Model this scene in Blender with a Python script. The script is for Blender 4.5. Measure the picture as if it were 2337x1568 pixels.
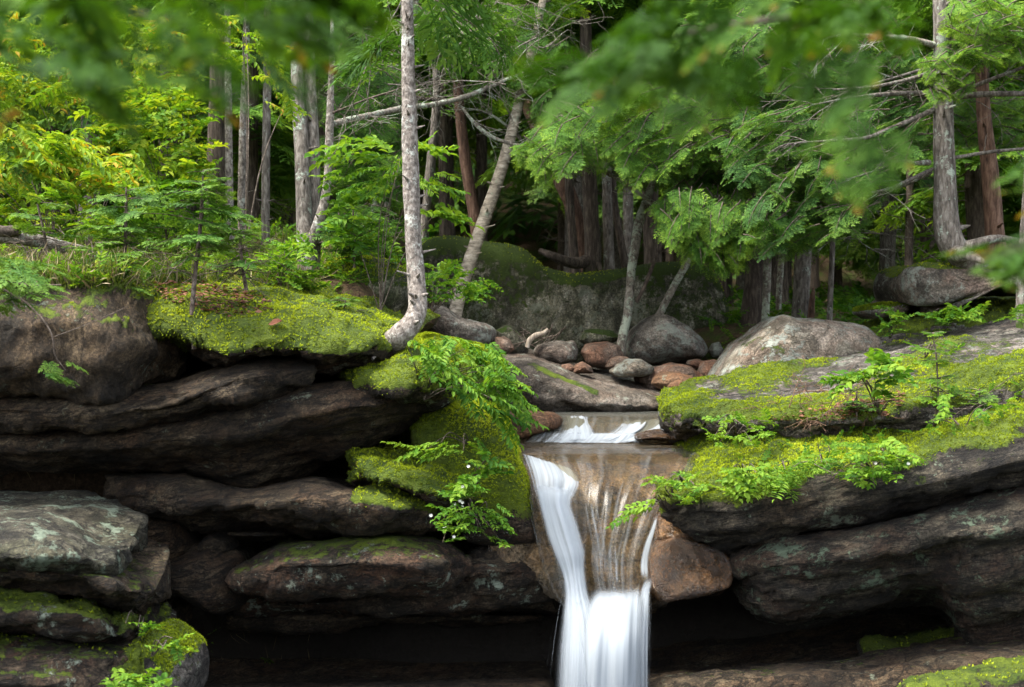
import bpy, math, random
import numpy as np
from mathutils import Vector

for o in list(bpy.data.objects):
    bpy.data.objects.remove(o)
SC = bpy.context.scene
COL = SC.collection
R = math.radians
rng = np.random.default_rng(7)
random.seed(7)

# ------------------------------------------------------------------ camera, world, sun, exposure
CAMZ = 3.5
FPX = 3246.0            # focal length in pixels of a 2337 px wide picture (50 mm on 36 mm)
cam_d = bpy.data.cameras.new('camera')
cam_d.lens = 50.0
cam_d.sensor_width = 36.0
cam_d.clip_start = 0.05
cam_d.clip_end = 2000
cam_d.dof.use_dof = True
cam_d.dof.focus_distance = 12.5
cam_d.dof.aperture_fstop = 2.6
cam = bpy.data.objects.new('camera', cam_d)
COL.objects.link(cam)
cam.location = (0, 0, CAMZ)
cam.rotation_euler = (R(90), 0, 0)
SC.camera = cam

SUN_EL, SUN_AZ = R(63), R(-112)          # azimuth measured from +Y towards +X: the light comes from the left
world = bpy.data.worlds.new('World')
SC.world = world
world.use_nodes = True
wn = world.node_tree
sky = wn.nodes.new('ShaderNodeTexSky')
sky.sky_type = 'NISHITA'
sky.sun_disc = False
sky.sun_elevation = SUN_EL
sky.sun_rotation = SUN_AZ
sky.air_density = 1.0
sky.dust_density = 3.0
sky.ozone_density = 1.0
bg = wn.nodes['Background']
bg.inputs[1].default_value = 0.15
hs = wn.nodes.new('ShaderNodeHueSaturation')
hs.inputs['Saturation'].default_value = 0.40          # thin cloud: a whiter sky
wn.links.new(sky.outputs[0], hs.inputs['Color'])
wn.links.new(hs.outputs[0], bg.inputs[0])
sun_d = bpy.data.lights.new('sun', 'SUN')
sun_d.energy = 1.6
sun_d.angle = R(18)
sun_d.color = (1.0, 0.95, 0.84)
sun = bpy.data.objects.new('sun', sun_d)
COL.objects.link(sun)
sd = Vector((math.sin(SUN_AZ) * math.cos(SUN_EL), math.cos(SUN_AZ) * math.cos(SUN_EL), math.sin(SUN_EL)))
sun.rotation_euler = sd.to_track_quat('Z', 'Y').to_euler()
sun.location = (0, 0, 30)
SC.view_settings.view_transform = 'Standard'
SC.view_settings.look = 'None'
SC.view_settings.exposure = 2.5
SC.view_settings.gamma = 1.0
SC.view_settings.use_curve_mapping = False
cy = SC.cycles
cy.max_bounces = 6
cy.diffuse_bounces = 3
cy.glossy_bounces = 2
cy.transmission_bounces = 4
cy.transparent_max_bounces = 12
cy.use_denoising = True
cy.caustics_reflective = False
cy.caustics_refractive = False

# ------------------------------------------------------------------ helpers: space, noise, meshes
def W(px, py, D):
    """a point of the place: D metres ahead, px / py as read off the 2337 px wide picture"""
    return np.array([(px - 1168.5) / FPX * D, D, CAMZ - (py - 784.0) / FPX * D])

_perm = np.random.default_rng(3).integers(0, 1 << 16, 4096)
def _h(i, j, k):
    return _perm[(_perm[(_perm[i & 4095] + j) & 4095] + k) & 4095] / 32768.0 - 1.0
def noise(P, s=1.0, off=0.0):
    P = np.asarray(P, float) * s + off
    I = np.floor(P).astype(np.int64)
    f = P - I
    u = f * f * f * (f * (f * 6 - 15) + 10)
    i, j, k = I[..., 0], I[..., 1], I[..., 2]
    x, y, z = u[..., 0], u[..., 1], u[..., 2]
    def L(a, b, t): return a + (b - a) * t
    return L(L(L(_h(i, j, k), _h(i + 1, j, k), x), L(_h(i, j + 1, k), _h(i + 1, j + 1, k), x), y),
             L(L(_h(i, j, k + 1), _h(i + 1, j, k + 1), x), L(_h(i, j + 1, k + 1), _h(i + 1, j + 1, k + 1), x), y), z)
def fbm(P, s=1.0, oct=4, off=0.0, gain=0.5):
    t, a, n = 0, 1.0, 0
    for o in range(oct):
        t = t + a * noise(P, s * 2.03 ** o, off + 17.3 * o)
        n += a
        a *= gain
    return t / n
def sstep(a, b, x):
    t = np.clip((x - a) / (b - a), 0, 1)
    return t * t * (3 - 2 * t)

def build(name, V, F, mat, parent=None, attrs=None, uv=None, smooth=True, origin=None):
    """one mesh object out of vertex / quad arrays (world coordinates)"""
    V = np.asarray(V, np.float64).reshape(-1, 3)
    F = np.asarray(F, np.int32).reshape(-1, 4)
    if parent is not None:
        org = np.array(parent.matrix_world_loc if hasattr(parent, 'matrix_world_loc') else ORG[parent.name])
    elif origin is not None:
        org = np.array(origin, float)
    else:
        org = np.array([V[:, 0].mean(), V[:, 1].mean(), V[:, 2].min()])
    me = bpy.data.meshes.new(name)
    me.vertices.add(len(V))
    me.vertices.foreach_set('co', (V - org).astype(np.float32).ravel())
    me.loops.add(F.size)
    me.loops.foreach_set('vertex_index', F.ravel())
    me.polygons.add(len(F))
    me.polygons.foreach_set('loop_start', np.arange(0, F.size, 4, dtype=np.int32))
    me.polygons.foreach_set('use_smooth', np.full(len(F), smooth, bool))
    if uv is not None:
        l = me.uv_layers.new(name='UVMap')
        l.data.foreach_set('uv', np.asarray(uv, np.float32)[F.ravel()].ravel())
    for k, a in (attrs or {}).items():
        at = me.attributes.new(k, 'FLOAT', 'POINT')
        at.data.foreach_set('value', np.asarray(a, np.float32).ravel())
    me.materials.append(mat)
    me.update(calc_edges=True)
    o = bpy.data.objects.new(name, me)
    COL.objects.link(o)
    if parent is not None:
        o.parent = parent
        ORG[o.name] = org
    else:
        o.location = org
        ORG[o.name] = org
    return o
ORG = {}
def tag(o, label=None, cat=None, group=None, kind=None):
    if label: o['label'] = label
    if cat: o['category'] = cat
    if group: o['group'] = group
    if kind: o['kind'] = kind
    return o
def thing(name, label, cat, loc, group=None):
    o = bpy.data.objects.new(name, None)
    o.empty_display_size = 0.2
    COL.objects.link(o)
    o.location = loc
    ORG[o.name] = np.array(loc, float)
    return tag(o, label, cat, group)
def dup(root, loc, rz, label=None, sc=1.0):
    r = root.copy(); COL.objects.link(r)
    r.location = loc; r.rotation_euler = (0, 0, rz); r.scale = (sc, sc, sc)
    if label: r['label'] = label
    for ch in list(root.children):
        c = ch.copy(); COL.objects.link(c); c.parent = r
        for g in ch.children:
            d = g.copy(); COL.objects.link(d); d.parent = c
    return r

def crom(P, n):
    """Catmull-Rom through the rows of P, n samples"""
    P = np.asarray(P, float)
    if len(P) < 3:
        t = np.linspace(0, 1, n)[:, None]
        return P[0] * (1 - t) + P[-1] * t
    d = np.r_[0, np.cumsum(np.linalg.norm(np.diff(P[:, :3], axis=0), axis=1) + 1e-6)]
    m = np.gradient(P, d, axis=0)
    t = np.linspace(0, d[-1], n)
    i = np.clip(np.searchsorted(d, t, side='right') - 1, 0, len(d) - 2)
    h = (d[i + 1] - d[i])[:, None]
    s = ((t - d[i])[:, None]) / h
    return ((2 * s**3 - 3 * s**2 + 1) * P[i] + (s**3 - 2 * s**2 + s) * h * m[i]
            + (-2 * s**3 + 3 * s**2) * P[i + 1] + (s**3 - s**2) * h * m[i + 1])

def gridfaces(nu, nv, wrap_v=False, base=0):
    u = np.arange(nu - 1)[:, None]
    v = np.arange(nv if wrap_v else nv - 1)[None, :]
    v2 = (v + 1) % nv
    return np.stack([u * nv + v, u * nv + v2, (u + 1) * nv + v2, (u + 1) * nv + v], -1).reshape(-1, 4) + base
def gridnormals(G, wrap_v=False):
    du = np.gradient(G, axis=0)
    if wrap_v:
        dv = (np.roll(G, -1, 1) - np.roll(G, 1, 1)) / 2
    else:
        dv = np.gradient(G, axis=1)
    n = np.cross(du, dv)
    return n / (np.linalg.norm(n, axis=-1, keepdims=True) + 1e-9)

class Acc:
    """collects quads with a tint per vertex"""
    def __init__(s): s.V = []; s.F = []; s.T = []; s.n = 0
    def add(s, V, F, T=0.5):
        V = np.asarray(V, float).reshape(-1, 3)
        s.V.append(V); s.F.append(np.asarray(F).reshape(-1, 4) + s.n)
        s.T.append(np.broadcast_to(np.asarray(T, float), (len(V),)).copy() if np.ndim(T) < 1 or np.size(T) != len(V) else np.asarray(T, float).ravel())
        s.n += len(V)
    def quads(s, Q, T=0.5):
        """Q (n,4,3), T scalar or (n,)"""
        Q = np.asarray(Q, float)
        n = len(Q)
        T = np.broadcast_to(np.asarray(T, float), (n,))
        s.add(Q.reshape(-1, 3), np.arange(n * 4).reshape(-1, 4), np.repeat(T, 4))
    def tube(s, pts, rad, sides=6, n=None, bump=0.0, seed=0.0, T=0.5):
        P = np.asarray(pts, float)
        rad = np.broadcast_to(np.asarray(rad, float), (len(P),))
        C = np.c_[P, rad]
        n = n or max(3, len(P))
        C = crom(C, n)
        P, r = C[:, :3], np.abs(C[:, 3])
        t = np.gradient(P, axis=0)
        t /= np.linalg.norm(t, axis=1, keepdims=True) + 1e-9
        ref = np.where(np.abs(t[:, 2:3]) > 0.9, np.array([[0, 1.0, 0]]), np.array([[0, 0, 1.0]]))
        if abs(t[len(t) // 2, 2]) > 0.5: ref = np.tile([[0, 1.0, 0]], (n, 1))
        else: ref = np.tile([[0, 0, 1.0]], (n, 1))
        a = np.cross(ref, t); a /= np.linalg.norm(a, axis=1, keepdims=True) + 1e-9
        b = np.cross(t, a)
        th = np.linspace(0, 2 * math.pi, sides, endpoint=False)
        G = P[:, None, :] + r[:, None, None] * (np.cos(th)[None, :, None] * a[:, None, :] + np.sin(th)[None, :, None] * b[:, None, :])
        if bump:
            nn = fbm(G * np.array([1, 1, .35]), 1.2 / max(r.max(), .01) * .5, 3, seed)
            d = G - P[:, None, :]
            G = P[:, None, :] + d * (1 + bump * nn[..., None])
        F = gridfaces(n, sides, True)
        s.add(G.reshape(-1, 3), F[:, ::-1], T)
    def arrays(s):
        return np.concatenate(s.V), np.concatenate(s.F), np.concatenate(s.T)
    def obj(s, name, mat, parent=None, smooth=True, origin=None):
        V, F, T = s.arrays()
        return build(name, V, F, mat, parent, {'tint': T}, None, smooth, origin)

def leaves_and_wood(a, w, name, mat, parent):
    """one part: foliage and the twigs that carry it"""
    V, F, T = a.arrays(); n = len(F)
    if w is not None and w.n:
        V2, F2, T2 = w.arrays(); F = np.concatenate([F, F2 + len(V)]); V = np.concatenate([V, V2]); T = np.concatenate([T, T2])
    o = build(name, V, F, mat, parent, {'tint': T})
    o.data.materials.append(M['twig'])
    o.data.polygons.foreach_set('material_index', np.r_[np.zeros(n, np.int32), np.ones(len(F) - n, np.int32)])
    return o
# ------------------------------------------------------------------ materials
class NT:
    def __init__(s, name):
        s.m = bpy.data.materials.new(name); s.m.use_nodes = True
        s.t = s.m.node_tree; s.t.nodes.clear()
        s.out = s.n('ShaderNodeOutputMaterial')
    def n(s, typ, **kw):
        x = s.t.nodes.new(typ)
        for k, v in kw.items(): setattr(x, k, v)
        return x
    def set(s, sock, v):
        if isinstance(v, bpy.types.NodeSocket): s.t.links.new(v, sock)
        elif v is not None:
            if isinstance(v, (tuple, list)) and len(v) == 3 and sock.type == 'RGBA': v = (*v, 1)
            sock.default_value = v
    def coord(s, scale=(1, 1, 1), rot=(0, 0, 0), src='Object'):
        if src == 'UV': o = s.n('ShaderNodeTexCoord').outputs['UV']
        else:
            tc = s.n('ShaderNodeTexCoord'); oi = s.n('ShaderNodeObjectInfo')
            vm = s.n('ShaderNodeVectorMath', operation='ADD'); sc = s.n('ShaderNodeVectorMath', operation='SCALE')
            cb = s.n('ShaderNodeCombineXYZ')
            for i in range(3): s.set(cb.inputs[i], oi.outputs['Random'])
            s.set(sc.inputs[0], cb.outputs[0]); sc.inputs['Scale'].default_value = 37.0
            s.set(vm.inputs[0], tc.outputs['Object']); s.set(vm.inputs[1], sc.outputs[0]); o = vm.outputs[0]
        mp = s.n('ShaderNodeMapping')
        s.set(mp.inputs[0], o); mp.vector_type = 'TEXTURE'   # turned first, then stretched
        mp.inputs['Rotation'].default_value = tuple(-r for r in rot); mp.inputs['Scale'].default_value = tuple(1 / v for v in scale)
        return mp.outputs[0]
    def noise(s, co, scale, detail=4, rough=0.6, dist=0.0):
        x = s.n('ShaderNodeTexNoise'); s.set(x.inputs['Vector'], co)
        x.inputs['Scale'].default_value = scale; x.inputs['Detail'].default_value = detail
        x.inputs['Roughness'].default_value = rough; x.inputs['Distortion'].default_value = dist
        return x.outputs['Fac']
    def voro(s, co, scale, feat='F1'):
        x = s.n('ShaderNodeTexVoronoi', feature=feat); s.set(x.inputs['Vector'], co); x.inputs['Scale'].default_value = scale
        return x.outputs['Distance']
    def ramp(s, f, stops):
        x = s.n('ShaderNodeValToRGB'); s.set(x.inputs[0], f)
        e = x.color_ramp.elements
        while len(e) > len(stops): e.remove(e[-1])
        while len(e) < len(stops): e.new(0.5)
        for k, (p, c) in enumerate(stops):
            e[k].position = p; e[k].color = (*c, 1) if not isinstance(c, (int, float)) else (c, c, c, 1)
        return x.outputs[0]
    def mix(s, f, a, b, mode='MIX'):
        x = s.n('ShaderNodeMix', data_type='RGBA', blend_type=mode)
        s.set(x.inputs[0], f); s.set(x.inputs[6], a); s.set(x.inputs[7], b)
        return x.outputs[2]
    def math(s, op, a, b=None, c=None, clamp=False):
        x = s.n('ShaderNodeMath', operation=op, use_clamp=clamp)
        s.set(x.inputs[0], a)
        if b is not None: s.set(x.inputs[1], b)
        if c is not None: s.set(x.inputs[2], c)
        return x.outputs[0]
    def attr(s, name): return s.n('ShaderNodeAttribute', attribute_name=name).outputs['Fac']
    def bump(s, h, strength=0.5, dist=0.02, nrm=None):
        x = s.n('ShaderNodeBump'); s.set(x.inputs['Height'], h)
        x.inputs['Strength'].default_value = strength; x.inputs['Distance'].default_value = dist
        if nrm is not None: s.set(x.inputs['Normal'], nrm)
        return x.outputs[0]
    def principled(s, col, rough=0.8, spec=0.3, nrm=None, **kw):
        p = s.n('ShaderNodeBsdfPrincipled')
        s.set(p.inputs['Base Color'], col); s.set(p.inputs['Roughness'], rough); s.set(p.inputs['Specular IOR Level'], spec)
        if nrm is not None: s.set(p.inputs['Normal'], nrm)
        for k, v in kw.items(): s.set(p.inputs[k], v)
        return p.outputs[0]
    def done(s, sh): s.set(s.out.inputs[0], sh); return s.m

MOSS = [(0.0, (.010, .020, .003)), (0.35, (.040, .070, .006)), (0.62, (.155, .205, .012)), (1.0, (.32, .35, .03))]
def rock_mat(name, c_dark, c_mid, c_lite, lichen=0.3, lich_col=(.30, .36, .27), dip=0.0, stretch=5.0, rough=0.85, wet=0.0, mossdark=0.0, stain=(.10, .045, .02), stain_amt=.35, spots=0.5):
    t = NT(name)
    co = t.coord()
    cs = t.coord((1, 1, stretch), (0, R(dip), 0))
    a = t.noise(cs, 2.6, 9, .70, .3)
    b = t.noise(co, 1.3, 6, .65)
    col = t.ramp(a, [(.36, c_dark), (.50, c_mid), (.64, c_lite)])
    st = t.ramp(t.noise(co, 1.7, 8, .7, .5), [(.47, 0), (.58, 1)])
    col = t.mix(t.math('MULTIPLY', st, stain_amt), col, stain)
    col = t.mix(1.0, col, t.ramp(b, [(.36, .38), (.54, 1.1)]), 'MULTIPLY')
    # grain of the stone
    g = t.noise(co, 46, 4, .75)
    col = t.mix(.9, col, t.ramp(g, [(.34, .30), (.5, .95), (.66, 1.9)]), 'MULTIPLY')
    # bedding cracks: thin dark lines along the layers
    n1 = t.noise(cs, 3.4 if stretch > 2.4 else 1.6, 7, .62, .6)
    cr = t.ramp(t.math('ABSOLUTE', t.math('SUBTRACT', n1, .5)), [(.0, 0), (.012, .15), (.035, 1)])
    col = t.mix(t.math('MULTIPLY', t.math('SUBTRACT', 1.0, cr), .8 if stretch > 2.4 else .35), col, tuple(x * .25 for x in c_dark))
    # dark speckle and streaks
    sp = t.ramp(t.noise(co, 8, 10, .78, .6), [(.49, 0), (.56, 1)])
    col = t.mix(t.math('MULTIPLY', sp, spots), col, tuple(x * .4 for x in c_dark))
    # lichen patches with ragged edges
    l1 = t.noise(co, 2.6, 11, .72, .3)
    l2 = t.noise(co, 15, 9, .78)
    lm = t.math('ADD', t.math('MULTIPLY', l1, .62), t.math('MULTIPLY', l2, .38))
    lk = t.ramp(lm, [(.605 - .17 * lichen, 0), (.635 - .17 * lichen, 1)])
    lc = t.mix(t.noise(co, 34, 4, .75), tuple(x * .40 for x in lich_col), tuple(min(1, x * 1.45) for x in lich_col))
    col = t.mix(t.math('MULTIPLY', lk, min(.95, .5 + lichen)), col, lc)
    # moss by attribute, edge broken up
    mo = t.attr('moss')
    mk = t.math('ADD', mo, t.math('MULTIPLY', t.math('SUBTRACT', t.noise(co, 9, 10, .78), .5), 1.9))
    mk = t.ramp(mk, [(.44, 0), (.58, 1)])
    mcol = t.ramp(t.math('ADD', t.math('MULTIPLY', t.noise(co, 3.2, 7, .7), .75), t.math('MULTIPLY', t.noise(co, 50, 4, .75), .35 - mossdark * .2)), [(p + .10 + mossdark * .2 if k else 0, c) for k, (p, c) in enumerate(MOSS)])
    col = t.mix(mk, col, mcol)
    h = t.math('ADD', t.math('MULTIPLY', t.noise(cs, 9, 9, .75), .9), t.math('MULTIPLY', t.noise(co, 30, 6, .75), .55))
    h = t.math('ADD', h, t.math('MULTIPLY', cr, .35))
    h = t.math('ADD', h, t.math('MULTIPLY', lk, .12))
    h = t.math('ADD', h, t.math('MULTIPLY', mk, t.math('MULTIPLY', t.noise(co, 70, 3, .7), 1.0)))
    nr = t.bump(h, 1.0, .05)
    if wet: rg = t.ramp(t.noise(co, 5, 5), [(.47, wet), (.66, rough)])
    else: rg = rough
    return t.done(t.principled(col, rg, .8 if wet else .25, nr))

def bark_mat(name, c1, c2, lichen=.3, lich=(.40, .47, .37), vs=.22, sc=26, birch=False):
    t = NT(name)
    co = t.coord()
    cs = t.coord((1, 1, vs)) if not birch else t.coord((.6, .6, 1.7))
    a = t.noise(cs, sc, 6, .65, .3)
    col = t.ramp(a, [(.34, tuple(x * .35 for x in c1)), (.5, c1), (.68, c2)])
    lk = t.ramp(t.math('ADD', t.math('MULTIPLY', t.noise(co, 4.5, 9, .72), .7), t.math('MULTIPLY', t.noise(co, 26, 6, .7), .3)), [(.66 - .22 * lichen, 0), (.70 - .22 * lichen, 1)])
    col = t.mix(t.math('MULTIPLY', lk, .85), col, t.mix(t.noise(co, 34, 3), tuple(x * .5 for x in lich), lich))
    mo = t.attr('tint')
    mk = t.ramp(t.math('ADD', mo, t.math('MULTIPLY', t.math('SUBTRACT', t.noise(co, 9, 6, .7), .5), 1.0)), [(.80, 0), (.95, 1)])
    col = t.mix(mk, col, (.035, .06, .008))
    nr = t.bump(t.math('ADD', a, t.math('MULTIPLY', lk, .2)), .9, .03)
    return t.done(t.principled(col, .9, .2, nr))

def leaf_mat(name, stops, trans=.4, gloss=.45, spec=.14):
    t = NT(name)
    f = t.attr('tint')
    col = t.ramp(f, stops)
    p = t.principled(col, gloss + .15, spec)
    tr = t.n('ShaderNodeBsdfTranslucent')
    s2 = t.mix(1.0, col, (1.25, 1.15, .5), 'MULTIPLY')
    t.set(tr.inputs[0], s2)
    mx = t.n('ShaderNodeMixShader'); mx.inputs[0].default_value = trans
    t.set(mx.inputs[1], p); t.set(mx.inputs[2], tr.outputs[0])
    return t.done(mx.outputs[0])

M = {}
M['rock_left'] = rock_mat('rock_left', (.015, .011, .006), (.056, .039, .022), (.108, .082, .050), .16, (0.228, 0.257, 0.180), 12, 3.6, stain=(.070, .034, .015), stain_amt=.4)
M['rock_right'] = rock_mat('rock_right', (0.011, 0.009, 0.007), (0.043, 0.035, 0.024), (0.090, 0.076, 0.053), .18, (.20, .24, .17), 12, 5.5, stain=(.060, .034, .017), stain_amt=.4)
M['rock_right_lichen'] = rock_mat('rock_right_lichen', (0.010, 0.009, 0.007), (0.039, 0.032, 0.022), (0.082, 0.069, 0.048), .34, (.11, .15, .10), 12, 5.5, stain=(.060, .028, .015), stain_amt=.45)
M['boulder_brown'] = rock_mat('boulder_brown', (.045, .036, .028), (.12, .098, .075), (.20, .175, .145), .28, (.30, .32, .26), 15, 1.8, stain=(.13, .075, .05), stain_amt=.4, spots=.4)
M['rock_brown'] = rock_mat('rock_brown', (.016, .012, .007), (.072, .048, .026), (.125, .090, .052), .18, (.20, .23, .17), 80, 1.8, stain=(.028, .022, .014), stain_amt=.6, spots=.6)
M['rock_ledge'] = rock_mat('rock_ledge', (0.043, 0.037, 0.031), (0.124, 0.108, 0.090), (0.211, 0.192, 0.167), .35, (0.248, 0.267, 0.211), 12, 2.5, stain=(.2, .15, .12), stain_amt=.35, spots=.55)
M['rock_lichen'] = rock_mat('rock_lichen', (.018, .016, .010), (.062, .054, .036), (.125, .115, .085), .40, (.19, .235, .17), 6, 2.5, stain_amt=.3, stain=(.045, .05, .02))
M['rock_lichen_dark'] = rock_mat('rock_lichen_dark', (.013, .010, .006), (.047, .034, .021), (.092, .070, .046), 0.26, (.30, .35, .27), 6, 3, stain=(.075, .028, .012), stain_amt=.45, spots=.7)
M['boulder_grey'] = rock_mat('boulder_grey', (.075, .064, .050), (.19, .163, .132), (.31, .28, .24), .46, (.28, .30, .25), 0, 1.6, stain=(.17, .10, .07), stain_amt=.45, spots=.4)
M['boulder_pink'] = rock_mat('boulder_pink', (0.072, 0.047, 0.032), (0.173, 0.119, 0.086), (0.245, 0.187, 0.144), .12, (0.259, 0.274, 0.223), 0, 1.4, stain=(.24, .10, .05), stain_amt=.6, spots=.3, rough=.7)
M['boulder_red'] = rock_mat('boulder_red', (.045, .025, .014), (.135, .072, .036), (.21, .125, .07), .02, dip=0, stretch=1.5, stain=(.16, .06, .022), stain_amt=.5, spots=.4, rough=.6)
M['boulder_moss'] = rock_mat('boulder_moss', (0.073, 0.073, 0.043), (0.202, 0.189, 0.129), (0.433, 0.405, 0.333), .30, (0.204, 0.221, 0.162), 80, 2.2, stain=(.035, .05, .012), stain_amt=.8, spots=.6, mossdark=.5)
M['boulder_tan'] = rock_mat('boulder_tan', (0.111, 0.093, 0.065), (0.261, 0.232, 0.177), (0.390, 0.363, 0.297), 0.5, (0.285, 0.304, 0.260), 10, 1.4, stain=(.26, .16, .12), stain_amt=.4, spots=.5)
M['wet_rock'] = rock_mat('wet_rock', (.04, .018, .006), (.175, .080, .026), (.29, .15, .058), -1.5, dip=-60, stretch=1.5, stain=(.05, .028, .014), stain_amt=.6, spots=.4, rough=.42, wet=.16)
M['bed_rock'] = rock_mat('bed_rock', (.05, .032, .016), (.20, .125, .062), (.32, .22, .125), -1.5, dip=4, stretch=1.7, stain=(.07, .065, .045), stain_amt=.6, spots=.25, rough=.45, wet=.15)

M['bark_spruce'] = bark_mat('bark_spruce', (.165, .14, .12), (.34, .31, .275), .5, (.62, .63, .56), .7, 30)
M['bark_grey'] = bark_mat('bark_grey', (.105, .090, .075), (.22, .20, .175), .45, (.38, .44, .36), .25, 30)
M['bark_dark'] = bark_mat('bark_dark', (.055, .042, .032), (.12, .095, .075), .22, (.22, .25, .19), .18, 26)
M['bark_red'] = bark_mat('bark_red', (.085, .048, .032), (.17, .105, .075), .1, (.2, .2, .15), .18, 24)
M['bark_birch'] = bark_mat('bark_birch', (.26, .22, .165), (.46, .41, .33), .42, (.33, .38, .27), 1, 13, birch=True)
M['bark_lichen'] = bark_mat('bark_lichen', (.14, .12, .095), (.26, .23, .19), .75, (.42, .47, .36), .5, 24)
M['twig'] = bark_mat('twig', (.085, .065, .05), (.17, .14, .115), .3, (.34, .38, .3), .6, 30)
M['twig_pale'] = bark_mat('twig_pale', (.11, .095, .075), (.22, .20, .165), .5, (.42, .46, .38), .6, 30)
M['driftwood'] = bark_mat('driftwood', (.26, .21, .16), (.42, .36, .29), -.5, vs=.2, sc=20)

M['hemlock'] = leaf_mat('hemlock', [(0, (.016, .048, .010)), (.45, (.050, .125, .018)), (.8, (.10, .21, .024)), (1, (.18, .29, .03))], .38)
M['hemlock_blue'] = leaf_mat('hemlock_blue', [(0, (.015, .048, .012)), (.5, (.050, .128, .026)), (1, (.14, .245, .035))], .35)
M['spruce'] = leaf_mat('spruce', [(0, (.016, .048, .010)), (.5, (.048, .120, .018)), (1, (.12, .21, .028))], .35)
M['broadleaf'] = leaf_mat('broadleaf', [(0, (.025, .08, .008)), (.45, (.075, .175, .012)), (.85, (.16, .26, .015)), (1, (.24, .30, .02))], .45)
M['yellowleaf'] = leaf_mat('yellowleaf', [(0, (.035, .10, .010)), (.45, (.10, .20, .014)), (.85, (.22, .31, .018)), (.95, (.27, .29, .02)), (1, (.33, .22, .02))], .45)
M['freshleaf'] = leaf_mat('freshleaf', [(0, (.026, .085, .010)), (.5, (.068, .165, .015)), (1, (.16, .265, .025))], .45)
M['moss'] = leaf_mat('moss', [(0, (.060, .045, .016)), (.14, (.045, .065, .008)), (.36, (.145, .20, .010)), (.68, (.275, .345, .020)), (1, (.375, .42, .03))], .35, .8, .1)
M['litter'] = leaf_mat('litter', [(0, (.04, .018, .012)), (.5, (.12, .045, .025)), (1, (.20, .10, .06))], .15, .7, .2)
M['fore'] = leaf_mat('fore', [(0, (.008, .030, .002)), (.5, (.024, .072, .004)), (.93, (.070, .145, .008)), (1, (.22, .12, .02))], .4, .6, .2)
M['grass'] = leaf_mat('grass', [(0, (.035, .06, .012)), (.5, (.085, .13, .018)), (1, (.20, .22, .05))], .4)
M['straw'] = leaf_mat('straw', [(0, (.06, .045, .025)), (.5, (.16, .13, .07)), (1, (.30, .25, .15))], .2, .7, .2)
M['twig_brown'] = bark_mat('twig_brown', (.12, .07, .045), (.22, .14, .09), -.3, vs=.6)
M['ground'] = None

# ------------------------------------------------------------------ the ground
RK = []
def ground_z(x, y):
    x = np.asarray(x, float); y = np.asarray(y, float)
    P = np.stack([x, y, np.zeros_like(x)], -1)
    left = 3.75 + .16 * np.clip(y - 12, 0, 7) + .05 * np.clip(y - 19, 0, 30)
    mid = 2.15 + .15 * np.clip(y - 13, 0, 4) + .25 * np.clip(y - 18, 0, 6) + .05 * np.clip(y - 24, 0, 40)
    right = 3.05 + .10 * np.clip(y - 13, 0, 10) + .04 * np.clip(y - 23, 0, 30)
    lw = 1 - sstep(-1.6, -.5, x)
    rw = sstep(1.4, 2.6, x - 1.1 * sstep(14, 15, y) * (1 - sstep(18, 20, y)))
    up = left * lw + right * rw + mid * (1 - lw - rw)
    up = up + .10 * fbm(P, .5, 3) * sstep(14, 18, y)
    up = up + .42 * np.clip(y - 44, 0, 160) * (1 + .15 * fbm(P, .03, 2))
    up = up + .25 * np.clip(np.abs(x) - 26, 0, 80)
    near = 1.85 + .12 * fbm(P, .6, 3)                       # the ledge the picture is taken from
    low = -.35 + .15 * fbm(P, .8, 3)
    lip = 13.3 + .5 * fbm(P, .45, 3)
    z = low + (up - low) * sstep(lip, lip + .7, y)
    z = np.where(y < 8, near + (low - near) * sstep(4.0, 6.2, y), z)
    side = sstep(6.5, 10, np.abs(x - .2)) * sstep(2, 6, y)
    z = z + (np.maximum(z, 3.7) - z) * side
    return z
def ground():
    a = np.linspace(-1, 1, 330); gx = 9 * a + 190 * a ** 5
    b = np.linspace(0, 1, 360); gy = -20 + 14 * np.clip(b / .12, 0, 1) + 44 * np.clip((b - .12) / .7, 0, 1) + 160 * np.clip((b - .82) / .18, 0, 1) ** 1.4
    X, Y = np.meshgrid(gx, gy, indexing='ij')
    G = np.stack([X, Y, ground_z(X, Y)], -1)
    G[..., 2] += .05 * fbm(G, 2.2, 3) * sstep(13, 15, Y)
    t = NT('forest_floor')
    co = t.coord()
    n1 = t.noise(co, 1.3, 8, .7); n2 = t.noise(co, 22, 6, .75)
    col = t.ramp(n2, [(.3, (.018, .012, .007)), (.5, (.065, .042, .024)), (.7, (.15, .09, .055))])
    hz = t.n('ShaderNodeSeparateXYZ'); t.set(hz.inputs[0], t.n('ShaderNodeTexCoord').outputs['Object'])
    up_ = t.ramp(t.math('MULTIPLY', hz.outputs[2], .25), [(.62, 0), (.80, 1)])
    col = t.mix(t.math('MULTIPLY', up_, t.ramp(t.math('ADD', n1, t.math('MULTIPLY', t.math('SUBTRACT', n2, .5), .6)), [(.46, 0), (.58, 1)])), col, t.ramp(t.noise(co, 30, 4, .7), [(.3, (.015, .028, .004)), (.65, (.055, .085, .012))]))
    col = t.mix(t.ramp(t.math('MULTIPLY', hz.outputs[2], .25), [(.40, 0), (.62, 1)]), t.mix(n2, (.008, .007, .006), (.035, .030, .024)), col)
    M['ground'] = t.done(t.principled(col, .95, .15, t.bump(n2, .8, .05)))
    RK.append((G.reshape(-1, 3), gridfaces(*X.shape)))
    o = build('ground', G.reshape(-1, 3), gridfaces(*X.shape)[:, ::-1], M['ground'], origin=(0, 0, 0))
    tag(o, kind='structure')
ground()

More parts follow.
